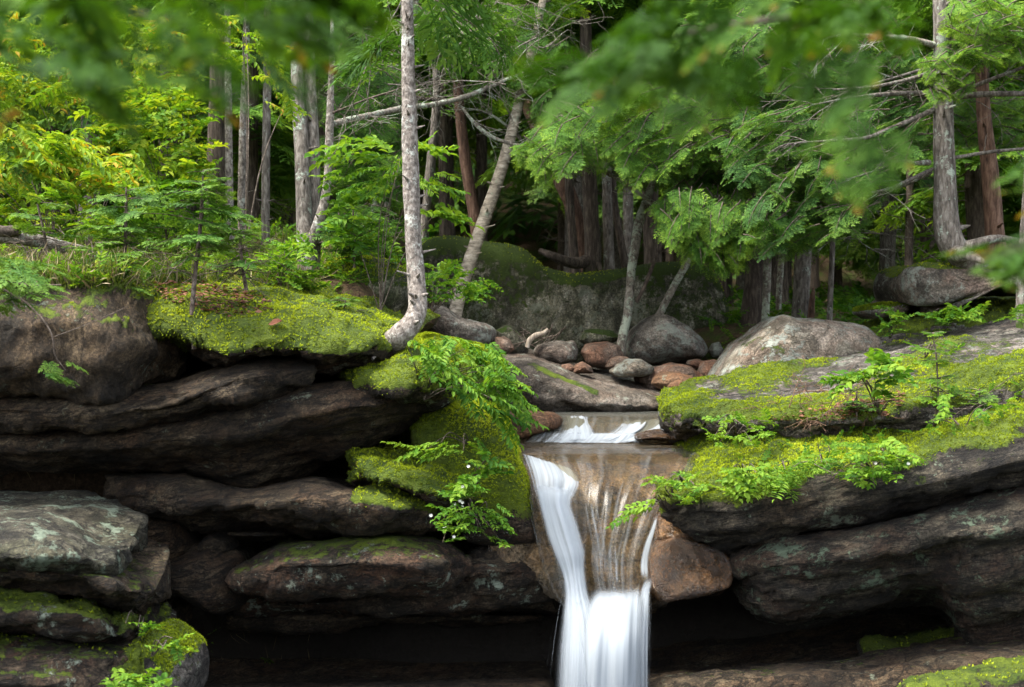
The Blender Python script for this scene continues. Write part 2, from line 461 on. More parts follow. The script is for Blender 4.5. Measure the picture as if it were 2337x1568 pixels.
# ------------------------------------------------------------------ rocks
TUFTS = []          # (vertices grid, faces, moss weight) kept for the moss carpets
def strata(G, dip, th, amp, seed):
    c, s = math.cos(R(dip)), math.sin(R(dip))
    w = (G[..., 2] * c - G[..., 0] * s + .10 * fbm(G, .7, 3, seed)) / th + seed
    out = 0
    for m, k in ((1.0, 1.0), (2.7, .45)):
        q = w * m
        i = np.floor(q); f = q - i
        e = np.minimum(f, 1 - f)
        lay = noise(np.stack([i * 7.7, (G[..., 0] * c + G[..., 2] * s) * 1.1, G[..., 1] * 1.1], -1), 1, seed)
        nxt = noise(np.stack([(i + 1) * 7.7, (G[..., 0] * c + G[..., 2] * s) * 1.1, G[..., 1] * 1.1], -1), 1, seed)
        t = sstep(.80, 1.0, f)
        out = out + k * (lay + (nxt - lay) * t - .55 * np.exp(-((1 - f) / .10) ** 2) * (nxt < lay))
    return out * amp

def blocks(G, dip, seed, amp):
    """angular broken faces: noise cut into steps with soft treads"""
    c, s = math.cos(R(dip)), math.sin(R(dip))
    Q = np.stack([G[..., 0] * c + G[..., 2] * s, G[..., 1], (G[..., 2] * c - G[..., 0] * s) * 2.6], -1)
    out = 0
    for sc, st, k in ((1.5, 5, 1.0), (3.6, 5, .45)):
        f = fbm(Q, sc, 3, seed + sc) * st
        i = np.floor(f); t = f - i
        out = out + k * (i + sstep(.72, 1.0, t)) / st
    return amp * out

def moss_attr(G, N, nz, amt, seed, fn=None, sc=1.2):
    m = sstep(nz - .25, nz + .25, N[..., 2]) * amt + .38 * fbm(G, sc, 4, seed + 5)
    if fn is not None: m = m + fn(G, N)
    return np.clip(m, 0, 1)

def ledge(name, label, cat, st, mat, r=(24, 24), back=1.0, du=4.2, nv=112, amp=.05, dip=12, th=.16, sa=.03, moss=None, mossfn=None, seed=0.0, tufts=0, kind=None, rough=.010, blk=.6):
    px = np.array([s[0] for s in st], float)
    prof = []
    for p, c in st:
        q = [W(p, y, d) for y, d in c]
        db = max(d for _, d in c) + back
        a = q[-1].copy(); a[1] = db; a[2] -= .02
        b = q[0].copy(); b[1] = db; b[2] += .05
        q += [a, b]
        q = np.array(q)
        # densify: most of the samples on the side that is in view
        loop = np.vstack([q, q[:1]])
        vis = crom(loop[:len(c)], int(nv * .78))
        dl = np.r_[0, np.cumsum(np.linalg.norm(np.diff(loop[:len(c)], axis=0), axis=1))]
        tl = np.linspace(0, dl[-1], len(vis))
        vis = .4 * vis + .6 * np.stack([np.interp(tl, dl, loop[:len(c), k]) for k in range(3)], -1)
        hid = []
        rest = loop[len(c) - 1:]
        d = np.r_[0, np.cumsum(np.linalg.norm(np.diff(rest, axis=0), axis=1))]
        tt = np.linspace(0, d[-1], nv - len(vis) + 2)[1:-1]
        hid = np.stack([np.interp(tt, d, rest[:, k]) for k in range(3)], -1)
        prof.append(np.vstack([vis, hid]))
    prof = np.array(prof)                                  # stations, nv, 3
    n = max(8, int((px[-1] - px[0]) / du))
    u = np.linspace(px[0], px[-1], n)
    flat = np.c_[prof.reshape(len(px), -1)]
    m = np.gradient(flat, px, axis=0)
    i = np.clip(np.searchsorted(px, u, side='right') - 1, 0, len(px) - 2)
    h = (px[i + 1] - px[i])[:, None]; s = ((u - px[i])[:, None]) / h
    g = ((2*s**3-3*s**2+1)*flat[i] + (s**3-2*s**2+s)*h*m[i]*.8 + (-2*s**3+3*s**2)*flat[i+1] + (s**3-s**2)*h*m[i+1]*.8)
    G = g.reshape(n, nv, 3)
    caps = []
    for end, rr in ((0, r[0]), (-1, r[1])):
        ring = G[end]; c = ring.mean(0)
        k = max(5, int(rr / du) + 4)
        th_ = np.linspace(0, math.pi / 2, k + 1)[1:]
        dx = rr / FPX * c[1] * (-1 if end == 0 else 1)
        rows = []
        for a in th_:
            row = c + (ring - c) * max(.012, math.cos(a) ** .8)
            row[:, 0] += dx * math.sin(a)
            rows.append(row)
        caps.append(np.array(rows))
    G = np.concatenate([caps[0][::-1], G, caps[1]], 0)
    N = gridnormals(G, True)
    ctr = G.mean((0, 1))
    if (N * (G - G.mean(1, keepdims=True))).sum() < 0: N = -N; flip = True
    else: flip = False
    d = amp * fbm(G, 1.4, 4, seed) + amp * .35 * np.abs(fbm(G, 5, 3, seed + 9)) + rough * fbm(G, 16, 3, seed + 3)
    d = d + strata(G, dip, th, sa * 1.15, seed) * (1 - .75 * sstep(.35, .8, N[..., 2]))
    d = d + blk * blocks(G, dip, seed, 2.0 * amp + .08) * (1 - .8 * sstep(.45, .85, N[..., 2]))
    w = np.ones(G.shape[0]); w[:3] = [0, .3, .7]; w[-3:] = [.7, .3, 0]
    G = G + N * (d * w[:, None])[..., None]
    N = gridnormals(G, True) * (-1 if flip else 1)
    mo = moss_attr(G, N, moss[0], moss[1], seed, mossfn) if moss else np.zeros(G.shape[:2])
    if tufts:
        G = G + N * (sstep(.4, .8, mo) * (.015 + .10 * np.abs(fbm(G, 3.0, 3, seed + 2)) + .03 * np.abs(noise(G, 8, seed))) * w[:, None])[..., None]
        N = gridnormals(G, True) * (-1 if flip else 1)
    F = gridfaces(*G.shape[:2], True)
    if not flip: F = F
    else: F = F[:, ::-1]
    o = build(name, G.reshape(-1, 3), F, mat, None, {'moss': mo}); RK.append((G.reshape(-1, 3), F))
    if kind: tag(o, kind=kind)
    else: tag(o, label, cat)
    if tufts: TUFTS.append((G.reshape(-1, 3), F, mo.ravel(), N.reshape(-1, 3), tufts))
    return o

def boulder(name, label, outline, D, thick, mat, amp=.05, facet=.06, e=.72, moss=None, mossfn=None, seed=0.0, tufts=0, cat='boulder', res=(120, 72), strat=None, lean=0.0, rough=.006):
    O = np.array(outline, float)
    c = (O.max(0) + O.min(0)) / 2
    q = O - c
    ang = np.arctan2(q[:, 1], q[:, 0]); rr = np.hypot(q[:, 0], q[:, 1])
    o_ = np.argsort(ang); ang, rr = ang[o_], rr[o_]
    A = np.r_[ang - 2 * math.pi, ang, ang + 2 * math.pi]; RR = np.tile(rr, 3)
    t = np.linspace(-math.pi, math.pi, res[0], endpoint=False)
    # straight edges between the corners, then a light smoothing
    X = np.interp(t, A, np.tile(q[o_, 0], 3) ); Y = np.interp(t, A, np.tile(q[o_, 1], 3))
    for _ in range(3):
        X = (np.roll(X, 1) + 2 * X + np.roll(X, -1)) / 4; Y = (np.roll(Y, 1) + 2 * Y + np.roll(Y, -1)) / 4
    h_ = res[1] // 2
    rad = np.sin(np.linspace(.012, math.pi / 2, h_))
    dep = np.maximum(0, 1 - rad ** (2 / e)) ** (e / 2)
    cp = np.r_[rad, rad[-2::-1]]; sp = np.r_[-dep, dep[-2::-1]]
    cx, _, cz = W(c[0], c[1], D)
    k = D / FPX
    G = np.stack([cx + k * X[:, None] * cp[None], D + thick * (sp[None] + 1) + 0 * X[:, None], cz - k * Y[:, None] * cp[None]], -1)
    G[..., 1] += lean * (G[..., 2] - cz)
    G = G.transpose(1, 0, 2)
    N = gridnormals(G, True)
    if (N * (G - G.mean((0, 1)))).sum() < 0: N = -N; flip = True
    else: flip = False
    size = k * rr.mean()
    d = amp * size * 2 * fbm(G, .9 / size, 4, seed) - facet * size * 2 * np.abs(noise(G, .8 / size, seed + 3)) + facet * size * .5 + rough * fbm(G, 14, 3, seed)
    if strat: d = d + strata(G, strat[0], strat[1], strat[2], seed)
    G = G + N * d[..., None]
    N = gridnormals(G, True) * (-1 if flip else 1)
    mo = moss_attr(G, N, moss[0], moss[1], seed, mossfn, 1.0 / max(size, .3)) if moss else np.zeros(G.shape[:2])
    F = gridfaces(*G.shape[:2], True)
    F = F[:, ::-1] if flip else F
    o = build(name, G.reshape(-1, 3), F, mat, None, {'moss': mo}); RK.append((G.reshape(-1, 3), F))
    tag(o, label, cat)
    if tufts: TUFTS.append((G.reshape(-1, 3), F, mo.ravel(), N.reshape(-1, 3), tufts))
    return o

# ---- left bank, from the top layer down
ledge('rock_ledge', 'brown rock block with black streaks and a rounded face, topmost at the left edge', 'rock ledge', [
    (-420, [(632,13.2),(662,11.0),(740,10.6),(830,10.7),(885,11.0),(890,13)]),
    (0, [(640,13.2),(668,11.0),(740,10.7),(830,10.75),(885,11.0),(890,13)]),
    (150, [(640,13.2),(668,11.1),(740,10.8),(830,10.8),(895,11.0),(900,13)]),
    (260, [(645,13.2),(668,11.2),(740,10.9),(830,10.85),(905,11.0),(908,13)]),
    (330, [(652,13.2),(690,11.5),(750,11.2),(830,11.2),(868,11.4),(872,13)]),
    (395, [(668,13.2),(745,12.0),(780,11.8),(830,11.8),(858,11.9),(860,13)])], M['rock_brown'], r=(10, 20), amp=.08, dip=4, th=.5, sa=.012, blk=.45, moss=(.72, .9), seed=1.1, tufts=1600)
ledge('rock_ledge', 'ledge crowned by a thick yellow green moss cushion with brown leaf litter', 'rock ledge', [
    (335, [(645,13.8),(665,12.2),(700,11.6),(735,11.45),(758,11.7),(762,13)]),
    (420, [(636,13.8),(670,12.2),(720,11.4),(775,11.2),(800,11.5),(802,13)]),
    (520, [(645,13.8),(690,12.0),(740,11.2),(815,11.0),(838,11.3),(840,13)]),
    (620, [(655,13.8),(695,12.0),(745,11.2),(795,11.0),(812,11.3),(814,13)]),
    (740, [(682,13.8),(712,12.2),(755,11.3),(815,11.1),(842,11.4),(844,13)]),
    (830, [(700,13.6),(730,12.3),(770,11.5),(810,11.3),(832,11.6),(834,13)]),
    (885, [(738,13.2),(755,12.4),(780,11.9),(805,11.8),(820,12.0),(822,13)])], M['rock_left'], r=(14, 26), amp=.09, dip=-4, th=.2, sa=.03,
    moss=(.25, 1.15), mossfn=lambda G, N: .62 * sstep(3.36, 3.52, G[..., 2] + .12 * fbm(G, 2.0, 3, 4)) - .7 * sstep(3.38, 3.22, G[..., 2]) - .9 * sstep(-2.02, -1.9, G[..., 0] + .15 * fbm(G, 3, 2, 1)) * sstep(3.55, 3.8, G[..., 2]) * 0, seed=2.3, tufts=5200)
ledge('rock_ledge', 'long brown slab tapering right under the moss crowned ledge', 'rock ledge', [
    (-420, [(888,12.8),(903,11.3),(935,11.1),(970,11.2),(995,11.6),(998,13)]),
    (0, [(890,12.8),(905,11.3),(935,11.1),(970,11.2),(995,11.6),(998,13)]),
    (240, [(895,12.8),(908,11.2),(940,11.0),(970,11.1),(992,11.5),(995,13)]),
    (400, [(862,12.8),(882,11.3),(915,11.0),(945,11.1),(972,11.5),(975,13)]),
    (560, [(812,12.8),(830,11.3),(860,11.05),(900,11.1),(935,11.5),(940,13)]),
    (685, [(812,12.8),(825,11.5),(845,11.3),(862,11.4),(885,11.7),(890,13)])], M['rock_left'], r=(10, 20), amp=.06, dip=8, th=.2, sa=.03, seed=3.7, moss=(.9, .3))
ledge('rock_ledge', 'broad overhanging slab with a smooth maroon underside rising to the right', 'rock ledge', [
    (-420, [(985,12.8),(1003,11.5),(1020,11.45),(1045,11.7),(1066,12.2),(1070,13.6)]),
    (0, [(985,12.8),(1000,11.5),(1020,11.45),(1045,11.7),(1066,12.2),(1070,13.6)]),
    (220, [(985,12.8),(1000,11.35),(1025,11.35),(1045,11.6),(1066,12.2),(1070,13.6)]),
    (400, [(960,12.8),(975,11.35),(1005,11.3),(1040,11.6),(1078,12.2),(1085,13.6)]),
    (560, [(920,12.8),(942,11.35),(985,11.3),(1040,11.7),(1112,12.3),(1118,13.6)]),
    (700, [(885,12.8),(902,11.3),(945,11.2),(1000,11.7),(1064,12.2),(1070,13.6)]),
    (850, [(865,12.8),(890,11.4),(925,11.3),(965,11.6),(1017,12.1),(1020,13.6)]),
    (975, [(870,12.8),(897,11.9),(915,11.75),(930,11.8),(942,12.1),(947,13.2)])], M['rock_left'], r=(10, 24), amp=.06, dip=11, th=.3, sa=.010, blk=.35, seed=4.9)
ledge('rock_ledge', 'blunt mossy rock nose under the roots of the curved trunk', 'rock ledge', [
    (800, [(848,12.8),(862,11.9),(878,11.6),(895,11.6),(908,11.8),(910,12.8)]),
    (860, [(828,12.8),(846,11.7),(870,11.35),(895,11.3),(915,11.6),(918,12.8)]),
    (930, [(788,12.8),(815,11.8),(850,11.3),(895,11.15),(920,11.5),(925,12.8)]),
    (985, [(822,12.8),(842,12.0),(868,11.5),(900,11.4),(924,11.7),(928,12.8)])], M['rock_lichen_dark'], r=(20, 40), amp=.06, dip=15, th=.15, sa=.02, moss=(.15, 1.0), seed=5.5, tufts=1400)
ledge('rock_ledge', 'dark slab with a mossy step end below the mossy wedge block', 'rock ledge', [
    (245, [(1090,12.8),(1100,12.0),(1130,11.9),(1155,12.0),(1172,12.3),(1175,13.4)]),
    (400, [(1085,12.8),(1098,11.7),(1130,11.5),(1165,11.6),(1190,12.0),(1192,13.4)]),
    (560, [(1108,12.8),(1120,11.4),(1150,11.2),(1185,11.4),(1203,11.8),(1205,13.4)]),
    (742, [(1095,12.8),(1108,11.3),(1140,11.0),(1185,11.1),(1210,11.5),(1213,13.4)]),
    (830, [(1118,12.8),(1130,11.5),(1158,11.0),(1190,11.05),(1212,11.4),(1214,13.4)]),
    (940, [(1136,12.8),(1148,11.6),(1172,11.1),(1195,11.15),(1210,11.5),(1212,13.4)]),
    (995, [(1160,12.8),(1168,11.8),(1178,11.5),(1190,11.5),(1200,11.7),(1202,13.)])], M['rock_left'], r=(16, 20), amp=.06, dip=4, th=.14, sa=.022, seed=6.1, moss=(.55, .9), mossfn=lambda G, N: -1.2 * (1 - sstep(-1.35, -1.2, G[..., 0])), tufts=500)
ledge('mossy_rock', 'wedge of rock with a bright mossy top, tucked beneath the overhang', 'mossy rock', [
    (812, [(1024,12.8),(1040,11.8),(1066,11.25),(1092,11.2),(1106,11.5),(1108,12.8)]),
    (900, [(1022,12.9),(1052,11.9),(1085,11.2),(1110,11.1),(1119,11.4),(1121,12.8)]),
    (990, [(1046,12.9),(1072,11.9),(1112,11.2),(1138,11.05),(1150,11.4),(1152,12.8)]),
    (1065, [(1085,12.9),(1105,12.0),(1128,11.5),(1142,11.3),(1152,11.6),(1154,12.8)])], M['rock_left'], r=(12, 26), amp=.03, dip=-15, th=.2, sa=.01, moss=(.0, 1.35), seed=7.7, tufts=2600)
boulder('mossy_rock', 'upright moss covered rock with a straight edge against the waterfall', [
    (925,985),(965,950),(1012,922),(1075,925),(1138,946),(1164,997),(1190,1060),(1210,1115),(1237,1223),(1246,1262),(1150,1268),(1060,1262),(1020,1215),(1010,1160),(940,1060)],
    11.7, .85, M['rock_lichen_dark'], amp=.05, facet=.03, e=.45, moss=(-.2, .85), mossfn=lambda G, N: 1.0 * sstep(2.1, 2.7, G[..., 2]) - .5 * sstep(2.25, 1.9, G[..., 2]) - .1, seed=8.2, tufts=3600, cat='mossy rock', res=(200, 110))
ledge('rock_ledge', 'slab with white crusty lichen on its rounded end, below the white flowers', 'rock ledge', [
    (545, [(1290,12.6),(1295,11.6),(1315,11.4),(1340,11.5),(1352,11.8),(1354,13.4)]),
    (640, [(1240,12.6),(1252,11.5),(1295,11.15),(1335,11.3),(1358,11.7),(1360,13.4)]),
    (760, [(1228,12.6),(1242,11.4),(1290,11.0),(1335,11.15),(1356,11.6),(1360,13.4)]),
    (920, [(1222,12.6),(1236,11.3),(1285,10.95),(1335,11.1),(1356,11.5),(1360,13.4)]),
    (1020, [(1238,12.6),(1252,11.5),(1285,11.1),(1320,11.2),(1338,11.5),(1340,13.4)]),
    (1060, [(1268,12.6),(1275,11.8),(1285,11.5),(1300,11.5),(1312,11.7),(1314,13.2)])], M['rock_lichen_dark'], r=(16, 20), amp=.05, dip=0, th=.3, sa=.015, seed=9.4, moss=(.8, .6))
ledge('rock_ledge', 'low brown slab ending at the falling water, rusty on its upper right', 'rock ledge', [
    (545, [(1345,13),(1358,12.2),(1375,12.1),(1385,12.1),(1395,12.3),(1398,13.6)]),
    (760, [(1345,13),(1358,12.0),(1375,11.8),(1390,11.9),(1400,12.2),(1402,13.6)]),
    (1000,[(1300,13),(1320,11.8),(1350,11.6),(1385,11.7),(1402,12.1),(1405,13.6)]),
    (1090,[(1242,13),(1260,11.9),(1310,11.5),(1370,11.7),(1403,12.1),(1405,13.6)]),
    (1200,[(1238,13),(1256,12.1),(1310,11.7),(1370,11.8),(1400,12.1),(1404,13.6)]),
    (1262,[(1290,13),(1300,12.2),(1325,11.9),(1365,11.9),(1395,12.2),(1398,13.6)])], M['rock_lichen_dark'], r=(16, 18), amp=.05, dip=8, th=.15, sa=.018, seed=10.3)
ledge('rock_ledge', 'lowest dark lens of rock above the left cave floor', 'rock ledge', [
    (530, [(1392,13.2),(1400,12.6),(1412,12.4),(1425,12.5),(1436,12.8),(1438,13.6)]),
    (700, [(1380,13.2),(1390,12.5),(1410,12.2),(1430,12.3),(1442,12.7),(1444,13.6)]),
    (900, [(1394,13.2),(1402,12.6),(1410,12.4),(1418,12.4),(1426,12.7),(1428,13.6)]),
    (1230, [(1398,13.2),(1402,12.7),(1408,12.6),(1414,12.6),(1420,12.8),(1422,13.6)])], M['rock_left'], r=(14, 14), amp=.03, dip=3, th=.1, sa=.012, seed=11.9)
dk = M['rock_left']
boulder('boulder', 'shaded bulge of rock right of the pale lichen slab in the left corner', [(272,1190),(330,1172),(395,1186),(405,1230),(440,1268),(400,1305),(330,1300),(290,1260)], 11.9, .6, dk, seed=12.1)
boulder('boulder', 'small shaded knob wedged above the round shaded boulder', [(438,1262),(450,1238),(478,1226),(515,1240),(525,1262),(500,1270)], 11.8, .3, dk, seed=12.9)
boulder('boulder', 'rounded shaded boulder with a worn rim in the left recess', [(318,1290),(400,1268),(468,1262),(528,1284),(555,1340),(540,1400),(480,1425),(400,1395),(335,1360)], 11.5, .7, dk, amp=.07, facet=.08, seed=13.3)
boulder('boulder', 'dim upright stone under the round shaded boulder', [(345,1400),(372,1388),(398,1405),(402,1440),(385,1475),(350,1470)], 11.9, .4, dk, seed=13.9)
ledge('rock_ledge', 'thin dark flake of rock in the gap above the lichen ended slab', 'rock ledge', [
    (520, [(1212,12.8),(1216,12.0),(1222,11.9),(1228,12.0),(1233,12.2),(1234,13.2)]),
    (600, [(1210,12.8),(1214,11.9),(1222,11.7),(1228,11.8),(1234,12.1),(1235,13.2)]),
    (645, [(1212,12.8),(1216,12.0),(1222,11.9),(1226,12.0),(1230,12.2),(1231,13.2)])], dk, r=(10, 12), amp=.02, sa=.008, seed=14.2)
# left corner, nearer
ledge('rock_ledge', 'pale lichen crusted slab bulging in from the left corner', 'rock ledge', [
    (-420, [(1160,10.8),(1180,9.6),(1225,9.0),(1270,8.85),(1298,9.1),(1304,10.4)]),
    (0, [(1168,10.8),(1180,9.8),(1215,9.1),(1265,8.85),(1294,9.1),(1300,10.4)]),
    (120, [(1172,10.8),(1184,9.8),(1216,9.1),(1268,8.85),(1297,9.1),(1302,10.4)]),
    (175, [(1192,10.6),(1205,9.8),(1232,9.2),(1272,8.95),(1300,9.2),(1304,10.4)]),
    (225, [(1228,10.4),(1240,9.7),(1262,9.3),(1285,9.2),(1303,9.4),(1306,10.3)])], M['rock_lichen'], r=(10, 46), amp=.06, dip=-4, th=.22, sa=.02, seed=15.1, moss=(.95, .12), mossfn=lambda G, N: .5 * sstep(-2.75, -2.5, G[..., 0]) * sstep(.2, .5, N[..., 2]), tufts=300)
ledge('rock_ledge', 'recessed layer with a bulging end below the pale lichen crusted slab', 'rock ledge', [
    (-420, [(1290,10.5),(1300,9.6),(1310,9.5),(1322,9.6),(1332,9.9),(1336,10.6)]),
    (0, [(1288,10.5),(1298,9.4),(1308,9.25),(1318,9.4),(1328,9.8),(1332,10.6)]),
    (190, [(1290,10.5),(1302,9.3),(1318,9.1),(1330,9.3),(1345,9.8),(1350,10.6)]),
    (260, [(1292,10.5),(1308,9.4),(1340,9.1),(1370,9.3),(1390,9.8),(1394,10.6)]),
    (300, [(1305,10.4),(1322,9.6),(1350,9.3),(1378,9.4),(1398,9.8),(1402,10.5)])], M['rock_left'], r=(10, 40), amp=.06, dip=-6, th=.14, sa=.018, seed=16.4, moss=(.7, .5))
ledge('rock_ledge', 'greenish lower slab at the left edge with a stepped mossy end', 'rock ledge', [
    (-420, [(1355,10.6),(1368,9.4),(1400,9.0),(1440,9.05),(1462,9.3),(1468,10.4)]),
    (0, [(1358,10.6),(1370,9.4),(1400,9.0),(1436,9.05),(1450,9.3),(1456,10.4)]),
    (120, [(1368,10.6),(1380,9.4),(1408,9.0),(1440,9.0),(1462,9.3),(1468,10.4)]),
    (220, [(1385,10.6),(1396,9.5),(1420,9.1),(1450,9.1),(1470,9.3),(1476,10.4)]),
    (275, [(1412,10.5),(1420,9.7),(1438,9.4),(1455,9.3),(1470,9.5),(1474,10.3)])], M['rock_lichen_dark'], r=(10, 36), amp=.06, dip=-6, th=.16, sa=.02, seed=17.4, moss=(.7, .75), tufts=300)
ledge('rock_ledge', 'dark layered rock at the bottom left corner with mossy right shoulder', 'rock ledge', [
    (-420, [(1455,10.4),(1466,9.5),(1500,9.1),(1560,9.0),(1640,9.0),(1650,10.2)]),
    (0, [(1450,10.4),(1462,9.4),(1500,9.05),(1560,8.95),(1640,9.0),(1650,10.2)]),
    (150, [(1458,10.4),(1470,9.4),(1505,9.05),(1560,8.95),(1640,9.0),(1650,10.2)]),
    (260, [(1455,10.4),(1470,9.6),(1505,9.2),(1560,9.1),(1640,9.1),(1650,10.2)]),
    (310, [(1440,10.4),(1462,9.8),(1510,9.4),(1560,9.3),(1640,9.2),(1650,10.2)])], M['rock_lichen_dark'], r=(10, 30), amp=.06, dip=-6, th=.17, sa=.024, seed=18.4, moss=(.6, .6), mossfn=lambda G, N: .7 * sstep(-2.6, -2.45, G[..., 0]), tufts=700)
boulder('boulder', 'pinkish sloping boulder with moss streaks beside the bottom left plants', [(296, 1484), (323, 1462), (346, 1466), (378, 1494), (403, 1514), (424, 1559), (418, 1614), (378, 1694), (308, 1694), (288, 1574)], 9.3, .5, M['rock_ledge'], seed=19.4, moss=(.4, .9), tufts=500)

# ---- right bank
ledge('rock_ledge', 'long grey whaleback ledge with thin moss, upper layer of the right bank', 'rock ledge', [
    (1552, [(922,13.8),(930,12.9),(945,12.6),(972,12.5),(1000,12.7),(1012,13.8)]),
    (1640, [(880,14.8),(905,13.4),(932,12.6),(968,12.3),(1012,12.7),(1035,13.8)]),
    (1720, [(846,15),(888,13.6),(938,12.5),(968,12.2),(1012,12.5),(1032,13.8)]),
    (1800, [(826,15.2),(880,13.6),(942,12.3),(968,12.1),(1005,12.3),(1032,13.8)]),
    (1900, [(803,15.4),(865,13.6),(940,12.2),(970,12.0),(1005,12.3),(1032,13.8)]),
    (2066, [(764,15.6),(832,13.6),(910,12.2),(950,11.9),(1000,12.1),(1032,13.8)]),
    (2337, [(722,15.8),(780,13.6),(840,12.2),(900,11.9),(1000,12.1),(1030,13.8)]),
    (2750, [(670,15.8),(730,13.6),(790,12.2),(860,11.9),(960,12.1),(990,13.8)])], M['rock_ledge'], r=(34, 10), amp=.07, dip=13, th=.16, sa=.02, seed=21.0,
    moss=(.55, .35), mossfn=lambda G, N: .08 * sstep(.3, .6, N[..., 2]) + .50 * sstep(13.1, 12.4, G[..., 1]) * sstep(.25, .5, N[..., 2]) + .45 * (1 - sstep(1.6, 2.1, G[..., 0])) * sstep(.4, .7, N[..., 2]) + .5 * fbm(G * np.array([1, .6, 1]), 1.6, 3, 9) * sstep(.3, .6, N[..., 2]), tufts=4200)
ledge('rock_ledge', 'moss blanketed ledge with a layered dark face, middle of the right bank', 'rock ledge', [
    (1545, [(1088,12.8),(1106,12.0),(1132,11.5),(1155,11.4),(1178,11.7),(1183,13)]),
    (1590, [(1025,13.0),(1072,12.0),(1122,11.35),(1165,11.15),(1225,11.5),(1235,13)]),
    (1660, [(985,13.0),(1050,12.0),(1110,11.2),(1170,11.0),(1264,11.5),(1272,13)]),
    (1730, [(968,13.0),(1040,12.0),(1110,11.15),(1165,10.95),(1220,11.05),(1228,13)]),
    (1900, [(950,13.0),(1020,12.0),(1090,11.1),(1140,10.9),(1192,11.0),(1198,13)]),
    (2090, [(915,13.0),(985,12.0),(1062,11.0),(1110,10.8),(1150,10.9),(1156,13)]),
    (2337, [(840,13.0),(918,12.0),(1000,10.9),(1050,10.7),(1094,10.8),(1100,13)]),
    (2750, [(740,13),(830,12),(900,10.9),(950,10.65),(985,10.75),(990,13)])], M['rock_right'], r=(28, 10), amp=.07, dip=13, th=.12, sa=.035, nv=140, blk=.45, seed=22.0,
    moss=(.22, 1.25), mossfn=lambda G, N: .35 - 1.3 * sstep(.10, -.06, G[..., 2] - 2.23 - .20 * (G[..., 0] - 1.33) + .14 * fbm(G, 2.5, 3, 7)) + .35 * (1 - sstep(1.35, 1.6, G[..., 0])), tufts=11000)
ledge('rock_ledge', 'massive overhanging slab under the long crack, green grey lichen on its left end', 'rock ledge', [
    (1690, [(1240,12.6),(1260,11.6),(1290,11.3),(1325,11.3),(1350,11.6),(1355,13.4)]),
    (1740, [(1226,12.6),(1245,11.3),(1290,11.0),(1350,11.1),(1388,11.4),(1392,13.4)]),
    (1800, [(1218,12.6),(1234,11.2),(1290,10.9),(1360,11.0),(1410,11.4),(1412,13.4)]),
    (1940, [(1197,12.6),(1212,11.1),(1270,10.8),(1340,11.0),(1394,11.5),(1396,13.4)]),
    (2090, [(1162,12.6),(1176,11.0),(1240,10.75),(1310,11.0),(1362,11.6),(1364,13.4)]),
    (2145, [(1146,12.6),(1160,10.95),(1220,10.7),(1310,10.95),(1385,11.6),(1390,13.4)]),
    (2200, [(1134,12.6),(1148,10.9),(1220,10.65),(1340,10.9),(1462,11.5),(1470,13.4)]),
    (2337, [(1107,12.6),(1119,10.8),(1200,10.6),(1330,10.8),(1462,11.4),(1470,13.4)]),
    (2750, [(1000,12.6),(1010,10.8),(1100,10.5),(1300,10.8),(1462,11.4),(1470,13.4)])], M['rock_right_lichen'], r=(22, 10), amp=.08, dip=12, th=.15, sa=.025, nv=140, blk=.45, seed=23.0)
ledge('rock_ledge', 'low brown floor slab rising to the right under the dark right hand cave', 'rock ledge', [
    (1440, [(1535,12.9),(1548,11.8),(1575,11.0),(1640,10.8),(1700,10.8),(1705,13)]),
    (1620, [(1520,12.9),(1534,11.8),(1565,11.0),(1640,10.8),(1700,10.8),(1705,13)]),
    (1900, [(1490,12.9),(1508,11.6),(1548,10.9),(1640,10.6),(1700,10.6),(1705,13)]),
    (2150, [(1456,12.8),(1476,11.4),(1520,10.7),(1640,10.4),(1700,10.4),(1705,13)]),
    (2337, [(1446,12.8),(1466,11.2),(1505,10.6),(1640,10.3),(1700,10.3),(1705,13)]),
    (2750, [(1420,12.8),(1440,11.2),(1480,10.5),(1640,10.2),(1700,10.2),(1705,13)])], M['rock_left'], r=(30, 10), amp=.07, dip=8, th=.2, sa=.02, blk=.6, seed=24.0, moss=(.9, .3))
ledge('rock_ledge', 'mossy edged slab at the very bottom right corner', 'rock ledge', [
    (2080, [(1562,11.0),(1572,10.2),(1590,9.9),(1640,9.8),(1700,9.8),(1705,11.5)]),
    (2200, [(1535,11.2),(1548,10.2),(1575,9.8),(1640,9.7),(1700,9.7),(1705,11.5)]),
    (2337, [(1512,11.2),(1526,10.1),(1560,9.7),(1640,9.6),(1700,9.6),(1705,11.5)]),
    (2750, [(1470,11.2),(1490,10.1),(1530,9.6),(1640,9.5),(1700,9.5),(1705,11.5)])], M['rock_right'], r=(40, 10), amp=.06, dip=10, th=.2, sa=.02, seed=25.0, moss=(.7, .8), tufts=300)
ledge('rock_ledge', 'flat wet floor rock at the bottom edge left of the falling water', 'rock ledge', [
    (350, [(1562,12.9),(1570,12.0),(1585,11.4),(1640,11.2),(1700,11.2),(1705,13)]),
    (700, [(1556,12.9),(1564,12.0),(1580,11.4),(1640,11.2),(1700,11.2),(1705,13)]),
    (1240, [(1546,12.9),(1556,12.0),(1575,11.4),(1640,11.2),(1700,11.2),(1705,13)])], M['rock_left'], r=(30, 20), amp=.03, dip=0, th=.2, sa=.01, seed=26.0)
boulder('wet_rock', 'glossy wet orange brown boulder right of the waterfall under the mossy overhang', [(1488,1290),(1500,1248),(1545,1232),(1600,1240),(1660,1262),(1690,1300),(1680,1350),(1630,1366),(1560,1380),(1512,1388),(1490,1350)], 11.35, .6, M['wet_rock'], amp=.05, facet=.05, e=.42, seed=27.0, lean=.25, cat='wet rock')
